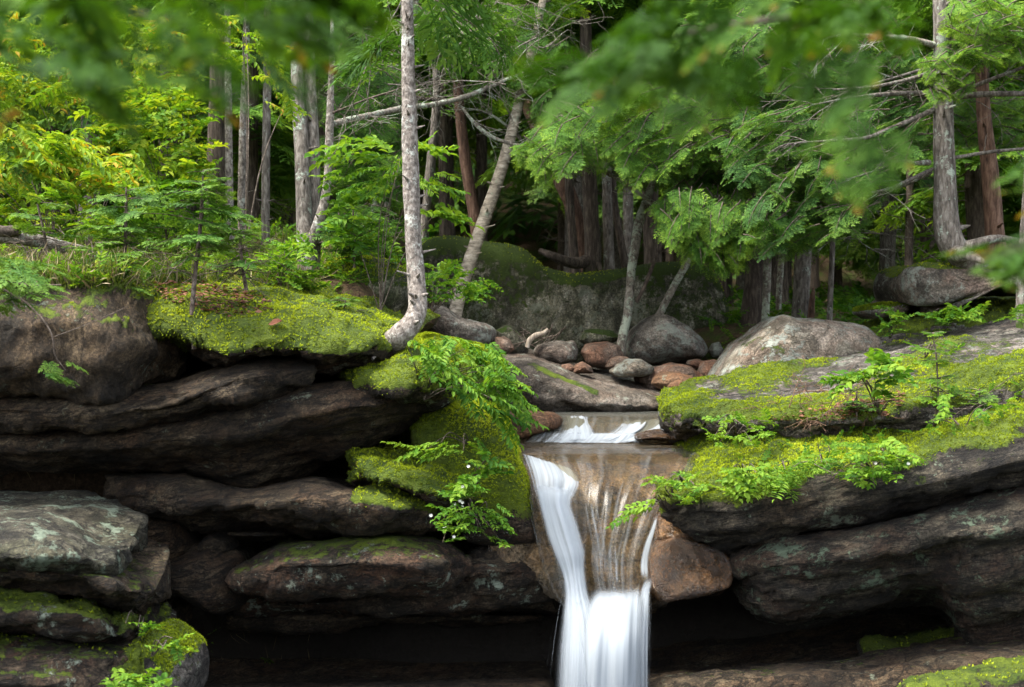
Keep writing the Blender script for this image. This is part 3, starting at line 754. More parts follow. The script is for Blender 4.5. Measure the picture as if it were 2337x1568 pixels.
boulder('wet_rock', 'ochre rock face beside the chute above the glossy wet boulder', [(1492,1185),(1520,1166),(1560,1172),(1600,1200),(1590,1240),(1520,1256),(1488,1242)], 11.62, .7, M['wet_rock'], amp=.04, facet=.03, e=.55, seed=28.0, cat='wet rock')
boulder('wet_rock', 'dark wet rock in the shade right of the glossy wet boulder', [(1590,1262),(1640,1250),(1690,1275),(1690,1340),(1650,1375),(1590,1378)], 12.0, .6, M['rock_left'], amp=.04, facet=.03, seed=29.0, cat='wet rock')

# ---- middle distance
ledge('rock_ledge', 'smooth sloping grey brown whaleback dipping to the stream with an orange moss seam', 'rock ledge', [
    (1120, [(798,17.04),(815,15.87),(850,15.55),(890,15.55),(938,15.66),(943,17.04)]),
    (1220, [(810,17.04),(828,15.76),(862,15.34),(900,15.34),(940,15.55),(945,17.04)]),
    (1330, [(844,17.25),(866,15.97),(893,15.44),(918,15.39),(942,15.55),(947,17.04)]),
    (1430, [(860,17.25),(884,16.19),(908,15.55),(925,15.44),(943,15.66),(948,17.04)]),
    (1540, [(893,17.04),(904,16.29),(918,15.87),(930,15.76),(941,15.87),(946,17.04)])], M['boulder_brown'], r=(40, 30), amp=.05, dip=-18, th=.5, sa=.008, seed=31.0, moss=(1.2, .0), mossfn=lambda G, N: .75 * np.exp(-((G[..., 2] - 3.16 + .42 * (G[..., 0] - .45) + .03 * fbm(G, 3, 2)) / .035) ** 2) * sstep(.1, .35, G[..., 0]) * sstep(1.1, .8, G[..., 0]))
boulder('stream_rock', 'low orange brown rock rising from the upper stream left of the small cascade', [(1136,948),(1200,941),(1270,945),(1288,958),(1284,982),(1240,996),(1180,1006),(1120,1006)], 14.1, .5, M['boulder_red'], seed=32.0, cat='rock', e=.6)
boulder('stream_rock', 'little brown rock in the foam at the right of the small cascade', [(1452,1004),(1470,992),(1500,987),(1550,988),(1570,1000),(1560,1008),(1480,1009)], 13.6, .25, M['wet_rock'], seed=33.0, cat='rock')
B = [
 ('angular grey boulder left of the stones, just right of the curved trunk', [(968,705),(982,696),(1004,697),(1044,721),(1106,735),(1133,752),(1130,785),(1100,800),(1000,790),(970,750)], 16, .6, 'boulder_grey', 0),
 ('dark greenish stone leaning on the angular grey boulder', [(1131,752),(1150,740),(1166,742),(1189,765),(1204,792),(1185,812),(1140,805)], 16.6, .4, 'boulder_moss', .5),
 ('small pinkish stone in front of the dark greenish stone', [(1130,770),(1150,768),(1164,775),(1176,797),(1160,812),(1128,806)], 15.9, .25, 'boulder_pink', 0),
 ('smooth rounded grey stone under the driftwood stick', [(1215,803),(1226,786),(1268,777),(1312,778),(1324,798),(1320,825),(1280,836),(1228,826)], 16, .4, 'boulder_grey', 0),
 ('rounded brown stone, rusty beneath, right of the smooth grey stone', [(1327,803),(1340,785),(1390,779),(1420,789),(1429,815),(1418,836),(1382,845),(1342,838)], 16.3, .4, 'boulder_pink', 0),
 ('largest rounded boulder of the stone pile, grey above and pink below', [(1430,790),(1455,748),(1491,721),(1522,712),(1548,718),(1593,746),(1626,778),(1632,803),(1620,822),(1570,830),(1480,835),(1436,820)], 17, .9, 'boulder_grey', 0),
 ('little maroon stone peeping between two larger ones', [(1384,838),(1396,820),(1412,813),(1438,816),(1440,832),(1405,850)], 15.9, .25, 'boulder_pink', 0),
 ('olive tinted round stone low in the middle of the pile', [(1392,850),(1408,832),(1434,820),(1468,820),(1499,842),(1490,856),(1450,862),(1404,862)], 15.6, .3, 'boulder_tan', 0),
 ('broad tan stone behind the dark red one', [(1450,866),(1470,850),(1500,842),(1541,830),(1582,834),(1622,862),(1631,885),(1600,900),(1480,890)], 15.8, .4, 'boulder_pink', 0),
 ('flat dark red stone with a pale top', [(1490,878),(1498,860),(1513,851),(1545,849),(1586,862),(1620,884),(1610,895),(1530,898)], 15.3, .3, 'boulder_red', 0),
 ('orange stone lowest in front of the pile', [(1527,888),(1534,876),(1556,866),(1586,876),(1609,890),(1585,902),(1535,902)], 15.05, .25, 'boulder_red', 0),
 ('grey stone at the right end of the pile against the tall tan boulder', [(1600,850),(1612,826),(1640,822),(1660,832),(1664,858),(1634,876),(1610,866)], 15.9, .3, 'boulder_pink', 0),
 ('small ochre stone behind the broad tan stone', [(1572,832),(1576,823),(1600,820),(1622,828),(1614,842),(1590,842)], 16.4, .2, 'boulder_pink', 0),
 ('small ochre stone tight against the tall tan boulder', [(1646,822),(1652,808),(1674,803),(1690,815),(1670,830)], 16.2, .2, 'boulder_pink', 0),
 ('upright grey stone at the foot of the mossy wall boulder, right end', [(1622,800),(1630,783),(1646,780),(1656,800),(1648,815),(1630,815)], 17.6, .2, 'boulder_grey', 0),
 ('flat little pink stone left of the low centre of the pile', [(1278,850),(1284,834),(1300,831),(1316,838),(1318,852)], 15.6, .2, 'boulder_pink', 0),
 ('little pale domed stone low in the centre', [(1308,852),(1314,834),(1332,826),(1350,838),(1356,852)], 15.5, .2, 'boulder_pink', 0),
 ('dark mossy slab behind the two rounded stones', [(1322,776),(1336,754),(1352,750),(1400,756),(1426,770),(1400,785),(1340,788)], 17.6, .4, 'boulder_moss', .6),
 ('small olive stone beneath the olive tinted round one', [(1478,846),(1490,838),(1520,834),(1530,845),(1510,856)], 16.3, .2, 'boulder_tan', 0),
]
for i, (lab, ol, D, th, mt, mo) in enumerate(B):
    boulder('boulder', lab, ol, D * (1.0 if D < 15.4 else 1.035), th, M[mt], seed=40 + i * 1.7, moss=(.5, mo) if mo else None, amp=.05, facet=.05)
boulder('boulder', 'huge moss darkened wall boulder across the stream behind the stones', [(905,640),(940,560),(978,527),(1051,527),(1106,542),(1160,546),(1205,562),(1240,600),(1306,619),(1415,610),(1480,596),(1541,585),(1600,592),(1640,601),(1664,648),(1680,717),(1690,783),(1660,830),(1500,850),(1200,850),(1000,830),(900,760)], 19.6, 1.3, M['boulder_moss'], amp=.025, facet=.02, e=.4, seed=61, moss=(.35, 1.0), mossfn=lambda G, N: .44 + .4 * fbm(G, .9, 4, 3), res=(260, 150), tufts=700)
boulder('boulder', 'pale rounded boulder with brown moss patches, tallest in front of the right trunks', [(1630,890),(1640,870),(1662,832),(1695,786),(1742,762),(1778,738),(1806,727),(1840,731),(1902,725),(1957,731),(2010,747),(2050,790),(2000,850),(1850,900),(1700,910)], 15.0, .8, M['boulder_tan'], amp=.05, facet=.05, e=.6, seed=63, moss=(.9, .3), mossfn=lambda G, N: .62 * np.exp(-((G[..., 0] - 2.75) / .33) ** 2 - ((G[..., 2] - 3.42) / .2) ** 2) + .35 * fbm(G, 2.6, 4, 2), res=(220, 120))
boulder('boulder', 'big overhanging grey boulder perched high on the right bank below the largest tree', [(2072,655),(2080,608),(2120,592),(2164,586),(2240,588),(2337,584),(2480,580),(2520,640),(2400,665),(2313,652),(2230,672),(2157,712),(2106,703)], 15.2, 1.0, M['boulder_grey'], amp=.05, facet=.06, e=.6, seed=65, moss=(.75, .8), strat=(8, .2, .015), res=(200, 110), tufts=400)
boulder('boulder', 'flat moss topped slab poking out left of the perched boulder', [(1978,712),(1988,699),(2030,690),(2084,680),(2098,706),(2066,722),(2010,726)], 16.0, .5, M['boulder_grey'], seed=67, moss=(.3, 1.2), tufts=500)
boulder('boulder', 'rounded lichen grey boulder half hidden behind the moss topped slab', [(2016,694),(2040,672),(2077,652),(2110,650),(2120,690),(2060,705)], 17, .5, M['boulder_grey'], seed=68)
ledge('rock_ledge', 'gently sloping mossy shelf under the perched boulder', 'rock ledge', [
    (2010, [(755,16.6),(760,15.9),(768,15.7),(780,15.7),(790,15.8),(792,16.5)]),
    (2140, [(715,16.8),(728,15.9),(750,15.5),(775,15.5),(790,15.8),(792,16.5)]),
    (2337, [(690,16.8),(704,15.9),(728,15.5),(760,15.5),(780,15.8),(782,16.5)]),
    (2700, [(650,16.8),(668,15.9),(690,15.5),(730,15.5),(750,15.8),(752,16.5)])], M['rock_ledge'], r=(60, 10), amp=.05, dip=-10, sa=.01, seed=69, moss=(.3, .85), tufts=900)
boulder('earth_bank', 'dark mossy bank of earth and roots in the shade left of the curved trunk', [(718,620),(740,585),(800,575),(880,585),(925,610),(935,690),(900,730),(800,720),(730,700)], 14.6, .8, M['boulder_moss'], seed=71, moss=(.2, 1.0), cat='bank', tufts=900)
boulder('mossy_rock', 'mossy hump of rock between the curved trunk and the upright mossy rock', [(922,800),(935,770),(970,760),(1040,775),(1110,800),(1150,830),(1165,880),(1170,940),(1100,960),(1010,950),(985,870)], 12.6, .9, M['rock_lichen_dark'], seed=73, moss=(.0, 1.2), cat='mossy rock', tufts=2600, e=.6)
boulder('mossy_rock', 'small mossy stone touching the right side of the curved trunk', [(955,760),(960,722),(975,706),(1000,722),(990,742)], 12.9, .2, M['rock_lichen_dark'], seed=74, moss=(-.2, 1.2), cat='mossy rock', tufts=250)
boulder('boulder', 'lichen covered stone at the foot of the double trunk', [(585,655),(600,630),(630,618),(660,625),(680,650),(670,680),(600,675)], 13.9, .3, M['rock_lichen'], seed=75)

# ------------------------------------------------------------------ water
def strip(name, rows, mat, bow=.12, nu=40, nvr=160, parent=None, wob=0.0, seed=0):
    """a skin of water: rows (left px, left py, right px, right py, D) from the top down, bowed towards the front"""
    r = np.array([(q[0], q[2], q[1], q[2], q[3]) if len(q) == 4 else q for q in rows], float)
    L = np.array([W(q[0], q[1], q[4]) for q in r]); Q = np.array([W(q[2], q[3], q[4]) for q in r])
    C = crom(np.c_[L, Q], nvr)
    L, Q = C[:, :3], C[:, 3:6]
    t = np.linspace(0, 1, nu)
    G = L[:, None, :] * (1 - t)[None, :, None] + Q[:, None, :] * t[None, :, None]
    width = np.linalg.norm(Q - L, axis=1)
    G[..., 1] -= (bow * np.sin(math.pi * t) ** .8)[None, :] * np.minimum(1, width / .5)[:, None]
    v = np.r_[0, np.cumsum(np.linalg.norm(np.diff((L + Q) / 2, axis=0), axis=1))]
    if wob:
        q = np.stack([np.broadcast_to(t * width.mean() * 9, (nvr, nu)), np.broadcast_to((v * .5)[:, None], (nvr, nu)), np.full((nvr, nu), seed * 1.0)], -1)
        G[..., 1] += wob * fbm(q, 1, 3, seed) * np.sin(math.pi * t)[None, :] ** .5
    uv = np.stack([np.broadcast_to(t * width.mean(), (nvr, nu)), np.broadcast_to(v[:, None], (nvr, nu))], -1)
    a = {'across': np.broadcast_to(t, (nvr, nu)), 'along': np.broadcast_to((v / v[-1])[:, None], (nvr, nu))}
    return build(name, G.reshape(-1, 3), gridfaces(nvr, nu)[:, ::-1], mat, parent, a, uv.reshape(-1, 2))

def white_water(name, dens=1.0, edge=.12, top=.06, bottom=0.0, col=(.41, .45, .485), sx=34, sy=.9, thin=(.30, .5), seedv=0.0):
    """silky white water: long streaks down the flow, thinning out at its borders"""
    t = NT(name)
    co = t.coord((sx, sy, 1), src='UV')
    mp = co.node; mp.inputs['Location'].default_value = (seedv, seedv, 0)
    n = t.noise(co, 1.0, 6, .6)
    co2 = t.coord((sx * 3.2, sy * 1.6, 1), src='UV')
    n2 = t.noise(co2, 1.0, 4, .6)
    s = t.math('ADD', t.math('MULTIPLY', n, .65), t.math('MULTIPLY', n2, .35))
    ac = t.attr('across'); al = t.attr('along')
    e = t.math('MINIMUM', ac, t.math('SUBTRACT', 1.0, ac))
    em = t.n('ShaderNodeMapRange', interpolation_type='SMOOTHSTEP'); t.set(em.inputs[0], e); em.inputs[2].default_value = edge
    tm = t.n('ShaderNodeMapRange', interpolation_type='SMOOTHSTEP'); t.set(tm.inputs[0], al); tm.inputs[2].default_value = max(top, 1e-4)
    f = t.math('MULTIPLY', em.outputs[0], tm.outputs[0])
    if bottom:
        bm = t.n('ShaderNodeMapRange', interpolation_type='SMOOTHSTEP'); t.set(bm.inputs[0], t.math('SUBTRACT', 1.0, al)); bm.inputs[2].default_value = bottom
        f = t.math('MULTIPLY', f, bm.outputs[0])
    sm = t.n('ShaderNodeMapRange'); t.set(sm.inputs[0], s); sm.inputs[1].default_value = thin[0]; sm.inputs[2].default_value = thin[1]
    a = t.math('ADD', t.math('MULTIPLY', f, dens), t.math('MULTIPLY', t.math('SUBTRACT', sm.outputs[0], 1.0), t.math('SUBTRACT', 1.25, t.math('MULTIPLY', f, dens))), clamp=True)
    a = t.math('MULTIPLY', a, t.math('MINIMUM', t.math('MULTIPLY', f, 2.2), 1.0), clamp=True)
    c = t.mix(s, tuple(x * .55 for x in col), tuple(min(1, x * 1.12) for x in col))
    p = t.principled(c, .5, .2, t.bump(s, .25, .03))
    tl = t.n('ShaderNodeBsdfTranslucent'); t.set(tl.inputs[0], c)
    m1 = t.n('ShaderNodeMixShader'); m1.inputs[0].default_value = .3; t.set(m1.inputs[1], p); t.set(m1.inputs[2], tl.outputs[0])
    tr = t.n('ShaderNodeBsdfTransparent')
    m2 = t.n('ShaderNodeMixShader'); t.set(m2.inputs[0], a); t.set(m2.inputs[1], tr.outputs[0]); t.set(m2.inputs[2], m1.outputs[0])
    return t.done(m2.outputs[0])

def clear_water(name, tint=(.30, .30, .22), streak=.25, sx=3, sy=14, opac=.25, rough=.06, wav=.3):
    t = NT(name)
    co = t.coord((sx, sy, 1), src='UV')
    n = t.noise(co, 1.0, 6, .62, .4)
    p = t.principled((.02, .025, .02), rough, .5, t.bump(n, wav, .02))
    foam = t.principled(t.mix(n, (.16, .18, .18), (.46, .50, .52)), .5, .2)
    k = t.ramp(n, [(.50, 0), (.78, 1)])
    k = t.math('MULTIPLY', k, streak)
    bd = t.principled(tint, .5, .2)
    tr = t.n('ShaderNodeBsdfTransparent'); tr.inputs[0].default_value = (.80, .74, .60, 1)
    gl = t.n('ShaderNodeBsdfGlossy'); gl.inputs['Roughness'].default_value = rough; gl.inputs['Color'].default_value = (1, 1, 1, 1)
    t.set(gl.inputs['Normal'], t.bump(n, wav, .02))
    fr = t.n('ShaderNodeFresnel'); fr.inputs[0].default_value = 1.33
    m0 = t.n('ShaderNodeMixShader'); m0.inputs[0].default_value = opac; t.set(m0.inputs[1], tr.outputs[0]); t.set(m0.inputs[2], bd)
    m1 = t.n('ShaderNodeMixShader'); t.set(m1.inputs[0], t.math('MULTIPLY', fr.outputs[0], .5, clamp=True)); t.set(m1.inputs[1], m0.outputs[0]); t.set(m1.inputs[2], gl.outputs[0])
    m2 = t.n('ShaderNodeMixShader'); t.set(m2.inputs[0], k); t.set(m2.inputs[1], m1.outputs[0]); t.set(m2.inputs[2], foam)
    return t.done(m2.outputs[0])

# bed of the stream: shelf under the pool, then the slide
ledge('stream_bed', None, None, [
    (1110, [(1002,15.2),(1022,13.6),(1050,12.45),(1110,12.15),(1200,11.95),(1328,11.75),(1340,12.2),(1350,12.6),(1354,13.4)]),
    (1230, [(1002,15.2),(1022,13.6),(1052,12.45),(1110,12.2),(1200,11.95),(1328,11.75),(1340,12.2),(1350,12.6),(1354,13.4)]),
    (1350, [(1002,15.2),(1022,13.6),(1054,12.5),(1110,12.25),(1200,11.95),(1330,11.7),(1385,11.64),(1402,12.4),(1404,13.4)]),
    (1450, [(1002,15.2),(1022,13.6),(1056,12.6),(1110,12.25),(1200,11.95),(1330,11.7),(1385,11.64),(1402,12.4),(1404,13.4)]),
    (1560, [(1002,15.2),(1022,13.6),(1056,12.6),(1110,12.3),(1200,12.05),(1328,11.85),(1340,12.2),(1350,12.6),(1354,13.4)]),
    (1640, [(1002,15.2),(1022,13.6),(1056,12.6),(1110,12.4),(1200,12.2),(1328,12.0),(1340,12.2),(1350,12.6),(1354,13.4)])], M['bed_rock'], r=(20, 20), amp=.05, dip=-70, th=.4, sa=.01, seed=81, kind='structure')
ledge('stream_bed', None, None, [
    (1100, [(944,16.5),(948,15.2),(953,14.7),(970,14.45),(990,14.3),(1012,14.2),(1016,15)]),
    (1300, [(944,16.5),(948,15.2),(954,14.7),(970,14.5),(990,14.35),(1012,14.2),(1016,15)]),
    (1450, [(944,16.5),(948,15.2),(956,14.7),(972,14.5),(990,14.35),(1012,14.2),(1016,15)]),
    (1640, [(944,16.5),(948,15.2),(956,14.7),(972,14.5),(990,14.35),(1012,14.2),(1016,15)])], M['bed_rock'], r=(20, 20), amp=.03, dip=4, th=.3, sa=.008, blk=.3, seed=83, kind='structure')
def pool(name, x0, x1, rows, mat, n=60):
    r = np.array([W(0, y, d) for y, d in rows])
    C = crom(r[:, 1:], 90)
    X = np.linspace(x0, x1, n)
    G = np.zeros((90, n, 3)); G[..., 0] = X[None]; G[..., 1] = C[:, :1]; G[..., 2] = C[:, 1:]
    G[..., 2] += .006 * fbm(G * np.array([1, 2.2, 1]), 2.5, 3, 5)
    v = np.r_[0, np.cumsum(np.linalg.norm(np.diff(C, axis=0), axis=1))]
    uv = np.stack([np.broadcast_to(X, (90, n)), np.broadcast_to(v[:, None], (90, n))], -1)
    return tag(build(name, G.reshape(-1, 3), gridfaces(90, n)[:, ::-1], mat, None, None, uv.reshape(-1, 2)), kind='structure')
M['pool'] = clear_water('pool_water', (.13, .095, .05), .16, 3, 9, .30, .10, .35)
M['slide'] = clear_water('slide_water', (.10, .10, .085), .24, 12, .7, .05, .25, .30)
M['upper'] = clear_water('upper_water', (.06, .062, .05), .10, 3, 8, .55, .2, .4)
pool('stream', -.3, 2.6, [(930.6,16.5),(939,15.6),(945.2,15.0),(949.8,14.58)], M['upper'])
pool('pool', -.4, 2.2, [(1004,14.6),(1012,13.9),(1018,13.5),(1022.5,13.2)], M['pool'])
strip('stream_slide', [(1120,1640,1022.5,13.2),(1130,1630,1030,12.8),(1140,1620,1038,12.48),(1150,1610,1052,12.28),(1175,1590,1082,12.10),(1190,1560,1120,11.97),(1215,1520,1200,11.79),(1235,1488,1280,11.64),(1260,1480,1345,11.52),(1290,1470,1395,11.44)], M['slide'], bow=.05, nu=110, nvr=200, wob=.05, seed=3)
bpy.data.objects['stream_slide']['kind'] = 'structure'
M['casc'] = white_water('cascade_white', .95, .36, .22, .16, sx=20, sy=1.6, thin=(.30, .56))
M['fall'] = white_water('fall_white', 1.25, .30, .12, .0, sx=26, sy=.5, thin=(.18, .42))
M['comb'] = white_water('comb_white', .95, .22, .14, .30, sx=34, sy=.35, thin=(.36, .56))
M['soft'] = white_water('soft_white', 1.2, .24, .26, .0, sx=16, sy=.4, thin=(.15, .40))
M['veil'] = white_water('fall_veil', .50, .35, .16, .0, sx=60, sy=.35, thin=(.40, .62), seedv=4.0)
M['thread'] = white_water('thread_white', .85, .40, .2, .2, sx=20, sy=.8, thin=(.25, .5))
M['mist'] = white_water('mist_white', .40, .40, .25, .25, sx=20, sy=.5, thin=(.30, .60), seedv=9.0)
M['step'] = clear_water('step_water', (.06, .062, .05), .16, 16, .9, .35, .25, .3)
def S(name, rows, mat, **k): return tag(strip(name, rows, mat, **k), kind='structure')
# the small cascade between the stream and the pool
S('cascade', [(1240,1620,949,14.60),(1240,1620,958,14.42),(1230,1620,975,14.26),(1220,1610,992,14.14),(1200,1600,1010,14.0)], M['step'], bow=.02, nu=60, wob=.05, seed=12)
S('cascade', [(1215,1540,984,14.16),(1200,1535,996,14.06),(1180,1520,1012,13.90)], M['casc'], bow=.05, nu=90, wob=.08, seed=13)
S('cascade', [(1287,1347,946,14.72),(1282,1352,953,14.52),(1274,1362,970,14.34),(1258,1376,990,14.15),(1225,1400,1010,13.95)], M['casc'], bow=.10, nu=60, wob=.12, seed=5)
S('cascade', [(1388,1600,951,14.62),(1380,1600,962,14.45),(1370,1580,978,14.28),(1352,1530,995,14.1),(1320,1490,1010,13.92)], M['casc'], bow=.08, nu=70, wob=.10, seed=6)
S('cascade', [(1335,1400,948,14.66),(1335,1400,970,14.4),(1330,1400,1008,14.0)], M['mist'], bow=.03, nu=40, wob=.06, seed=9)
S('cascade', [(1235,1290,978,14.25),(1195,1300,996,14.08),(1165,1320,1012,13.85)], M['mist'], bow=.05, nu=50, wob=.08, seed=10)
# the white chute on the left of the slide: a comb of threads first, then one thick rope that joins the free fall
S('waterfall', [(1182,1028,1312,1066,12.32),(1186,1042,1330,1090,12.12),(1196,1072,1336,1108,11.98),(1208,1108,1322,1132,11.88),(1218,1142,1306,1152,11.80),(1222,1160,1304,1172,11.74)], M['comb'], bow=.07, nu=80, nvr=120, wob=.05, seed=1)
S('waterfall', [(1200,1080,1328,1104,12.0),(1210,1112,1318,1128,11.86),(1220,1146,1312,1154,11.74),(1228,1180,1322,1184,11.66),(1238,1219,1332,1214,11.60),(1256,1265,1342,1258,11.52),(1278,1318,1340,1302,11.44),(1282,1342,1346,1345,11.36),(1276,1400,1368,1400,11.22),(1266,1470,1390,1470,11.13),(1256,1640,1402,1640,11.08)], M['fall'], bow=.17, nu=70, nvr=240, wob=.05, seed=1)
S('waterfall', [(1340,1326,1466,1320,11.47),(1340,1340,1470,1335,11.40),(1338,1352,1476,1350,11.32),(1330,1380,1478,1380,11.20),(1320,1430,1478,1430,11.08),(1305,1640,1476,1640,11.03)], M['soft'], bow=.14, nu=60, nvr=180, wob=.05, seed=8)
S('waterfall', [(1478,1490,1306,11.6),(1466,1492,1325,11.5),(1456,1488,1350,11.34),(1452,1486,1420,11.18),(1448,1486,1640,11.1)], M['thread'], bow=.04, nu=24, nvr=120)
S('waterfall', [(1498,1505,1168,11.74),(1484,1498,1205,11.66),(1468,1490,1240,11.60),(1458,1482,1285,11.54),(1460,1486,1330,11.46)], M['thread'], bow=.03, nu=24, nvr=100)
S('waterfall', [(1310,1370,1120,11.85),(1318,1385,1190,11.7),(1330,1400,1260,11.58),(1338,1400,1345,11.44)], M['mist'], bow=.03, nu=40, nvr=100)
S('waterfall', [(1370,1420,1230,11.62),(1368,1425,1290,11.54),(1368,1430,1345,11.42)], M['mist'], bow=.03, nu=40, nvr=80)
S('waterfall', [(1280,1345,1326,11.45),(1248,1400,1400,11.2),(1230,1420,1480,11.05),(1212,1430,1640,11.0)], M['veil'], bow=.10, nu=60, nvr=140, seed=3)
S('waterfall', [(1440,1494,1315,11.4),(1425,1504,1400,11.1),(1415,1507,1480,11.0),(1410,1510,1640,10.95)], M['veil'], bow=.08, nu=40, nvr=140, seed=4)
t = NT('plunge_water'); co = t.coord()
M['plunge'] = t.done(t.principled((.010, .016, .015), .08, .5, t.bump(t.noise(co, 4, 4), .2, .05)))
q = np.array([(-14, 5.0, .05), (14, 5.0, .05), (14, 14.5, .05), (-14, 14.5, .05)], float)
tag(build('plunge_pool', q, [[0, 1, 2, 3]], M['plunge'], smooth=False), kind='structure')

from mathutils.bvhtree import BVHTree
_n = np.cumsum([0] + [len(v) for v, f in RK])
BVH = BVHTree.FromPolygons(np.concatenate([v for v, f in RK]).tolist(), np.concatenate([f + k for (v, f), k in zip(RK, _n)]).tolist())
def on_rock(px, py, D=None, tol=1.2):
    """the spot on the rocks that one sees at px, py (so that things stand on them, not above them)"""
    d = Vector(W(px, py, 1.0)) - Vector((0, 0, CAMZ))
    h = BVH.ray_cast(Vector((0, 0, CAMZ)), d.normalized())
    if h[0] is None or (D is not None and abs(h[0].y - D) > tol): return None
    return np.array(h[0]), np.array(h[1])

# ------------------------------------------------------------------ moss carpets on the rocks
def kite(base, d, side, nrm, l, w, lift=0.0):
    """(n,4,3) kites from base along d, width w"""
    mid = base + d * (l * .45)[:, None] + nrm * (lift * l)[:, None]
    return np.stack([base, mid + side * (w * .5)[:, None], base + d * l[:, None], mid - side * (w * .5)[:, None]], 1)
def moss_tufts(V, F, mo, N, n, size=.017, seed=1):
    g = np.random.default_rng(seed)
    A = V[F[:, 0]]; B = V[F[:, 1]]; C = V[F[:, 2]]; D_ = V[F[:, 3]]
    area = (np.linalg.norm(np.cross(B - A, C - A), axis=1) + np.linalg.norm(np.cross(C - A, D_ - A), axis=1)) / 2
    m = mo[F].mean(1)
    front = (N[F].mean(1)[:, 1] < .75)
    w = area * sstep(.42, .70, m) * front
    if w.sum() < 1e-5: return None
    f = g.choice(len(F), n, p=w / w.sum())
    u, v = g.random((n, 1)), g.random((n, 1))
    P = (A[f] * (1 - u) + B[f] * u) * (1 - v) + (D_[f] * (1 - u) + C[f] * u) * v
    Nn = N[F[f]].mean(1)
    cl = np.clip(.5 + .45 * fbm(P, 4.5, 3, seed) + .55 * fbm(P, 1.1, 3, seed + 4), 0, 1)
    out = []; T = []
    for k in range(5):
        a = g.random(n) * 6.283
        e = g.uniform(.25, 1.1, n)
        up = Nn * .55 + np.array([0, 0, .55]); up /= np.linalg.norm(up, axis=1, keepdims=True) + 1e-9
        t1 = np.cross(up, np.array([.3, .5, .2])); t1 /= np.linalg.norm(t1, axis=1, keepdims=True) + 1e-9
        t2 = np.cross(up, t1)
        r = t1 * np.cos(a)[:, None] + t2 * np.sin(a)[:, None]
        d = up * np.cos(e)[:, None] + r * np.sin(e)[:, None]
        hang = sstep(.35, -.1, Nn[:, 2])[:, None]
        d = d * (1 - hang) + (d * .4 + np.array([0, -.25, -.9])) * hang
        d /= np.linalg.norm(d, axis=1, keepdims=True)
        s = np.cross(d, up); s /= np.linalg.norm(s, axis=1, keepdims=True) + 1e-6
        l = size * g.uniform(.6, 1.5, n) * (.7 + .7 * cl) * (1 - hang[:, 0] * .25)
        out.append(kite(P - Nn * .004, d, s, np.cross(s, d), l, l * .34, .1)); T.append(np.clip(cl * .85 + g.normal(.08, .09, n) - .22 * hang[:, 0], 0, 1))
    return np.concatenate(out), np.concatenate(T)
_left = Acc(); _right = Acc(); _mid = Acc()
for i, (V, F, mo, N, n) in enumerate(TUFTS):
    r = moss_tufts(V, F, mo, N, int(n * 3.2), seed=i + 3)
    if r is None: continue
    vm = V.mean(0)
    (_mid if vm[1] > 14 else _left if vm[0] < .3 else _right).quads(*r)
tag(_left.obj('moss', M['moss'], None, True), 'shaggy green moss growing over the rocks left of the waterfall', 'moss', kind='stuff')
tag(_right.obj('moss', M['moss'], None, True), 'bright yellow green moss blanketing the ledges of the right bank', 'moss', kind='stuff')
tag(_mid.obj('moss', M['moss'], None, True), 'dark moss on the boulders and banks behind the stream', 'moss', kind='stuff')

# ------------------------------------------------------------------ foliage building blocks
def unit(v): return v / (np.linalg.norm(v, axis=-1, keepdims=True) + 1e-9)
def frond_proto(seed, n=14, ang=55, wid=.062, fl=.44, sub=2, droop=.12):
    g = np.random.default_rng(seed); Q = []; T = []
    def k(b, d, l, w, t):
        b = np.array([b]); d = unit(np.array([d])); up = unit(np.array([[g.normal(0, .25), g.normal(0, .25), 1]]))
        s = unit(np.cross(d, up)); Q.append(kite(b, d, s, up, np.array([l]), np.array([w]), .03)[0]); T.append(t)
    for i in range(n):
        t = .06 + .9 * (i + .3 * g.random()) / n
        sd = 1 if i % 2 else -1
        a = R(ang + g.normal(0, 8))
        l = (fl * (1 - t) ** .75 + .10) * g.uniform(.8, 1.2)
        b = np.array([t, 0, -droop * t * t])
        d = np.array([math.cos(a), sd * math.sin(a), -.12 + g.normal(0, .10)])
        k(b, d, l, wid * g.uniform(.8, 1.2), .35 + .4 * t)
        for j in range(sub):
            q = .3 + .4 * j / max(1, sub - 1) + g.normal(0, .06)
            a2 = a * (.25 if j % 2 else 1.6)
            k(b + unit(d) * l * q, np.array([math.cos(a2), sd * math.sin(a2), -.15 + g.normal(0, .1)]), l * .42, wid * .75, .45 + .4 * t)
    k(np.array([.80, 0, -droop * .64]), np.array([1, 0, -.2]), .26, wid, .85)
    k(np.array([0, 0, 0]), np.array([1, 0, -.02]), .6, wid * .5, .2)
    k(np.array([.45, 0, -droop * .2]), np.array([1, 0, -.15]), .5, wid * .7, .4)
    return np.array(Q), np.array(T)
def place(proto, O, X, Yv, Zv, s):
    """proto (k,4,3); n frames -> (n,k,4,3)"""
    p = proto
    return (O[:, None, None, :] + s[:, None, None, None] * (p[None, ..., 0:1] * X[:, None, None, :] + p[None, ..., 1:2] * Yv[:, None, None, :] + p[None, ..., 2:3] * Zv[:, None, None, :]))
def frames(d, roll=None):
    """frames with x along d and z as upright as it can be"""
    X = unit(d); up = np.tile([[0, 0, 1.0]], (len(d), 1))
    Y = unit(np.cross(up, X) + 1e-6); Z = np.cross(X, Y)
    if roll is not None:
        c, s = np.cos(roll)[:, None], np.sin(roll)[:, None]
        Y, Z = Y * c + Z * s, Z * c - Y * s
    return X, Y, Z
FR = [frond_proto(s) for s in range(4)]
FRS = [frond_proto(s + 20, n=12, ang=48, wid=.085, fl=.36, sub=1, droop=.02) for s in range(3)]
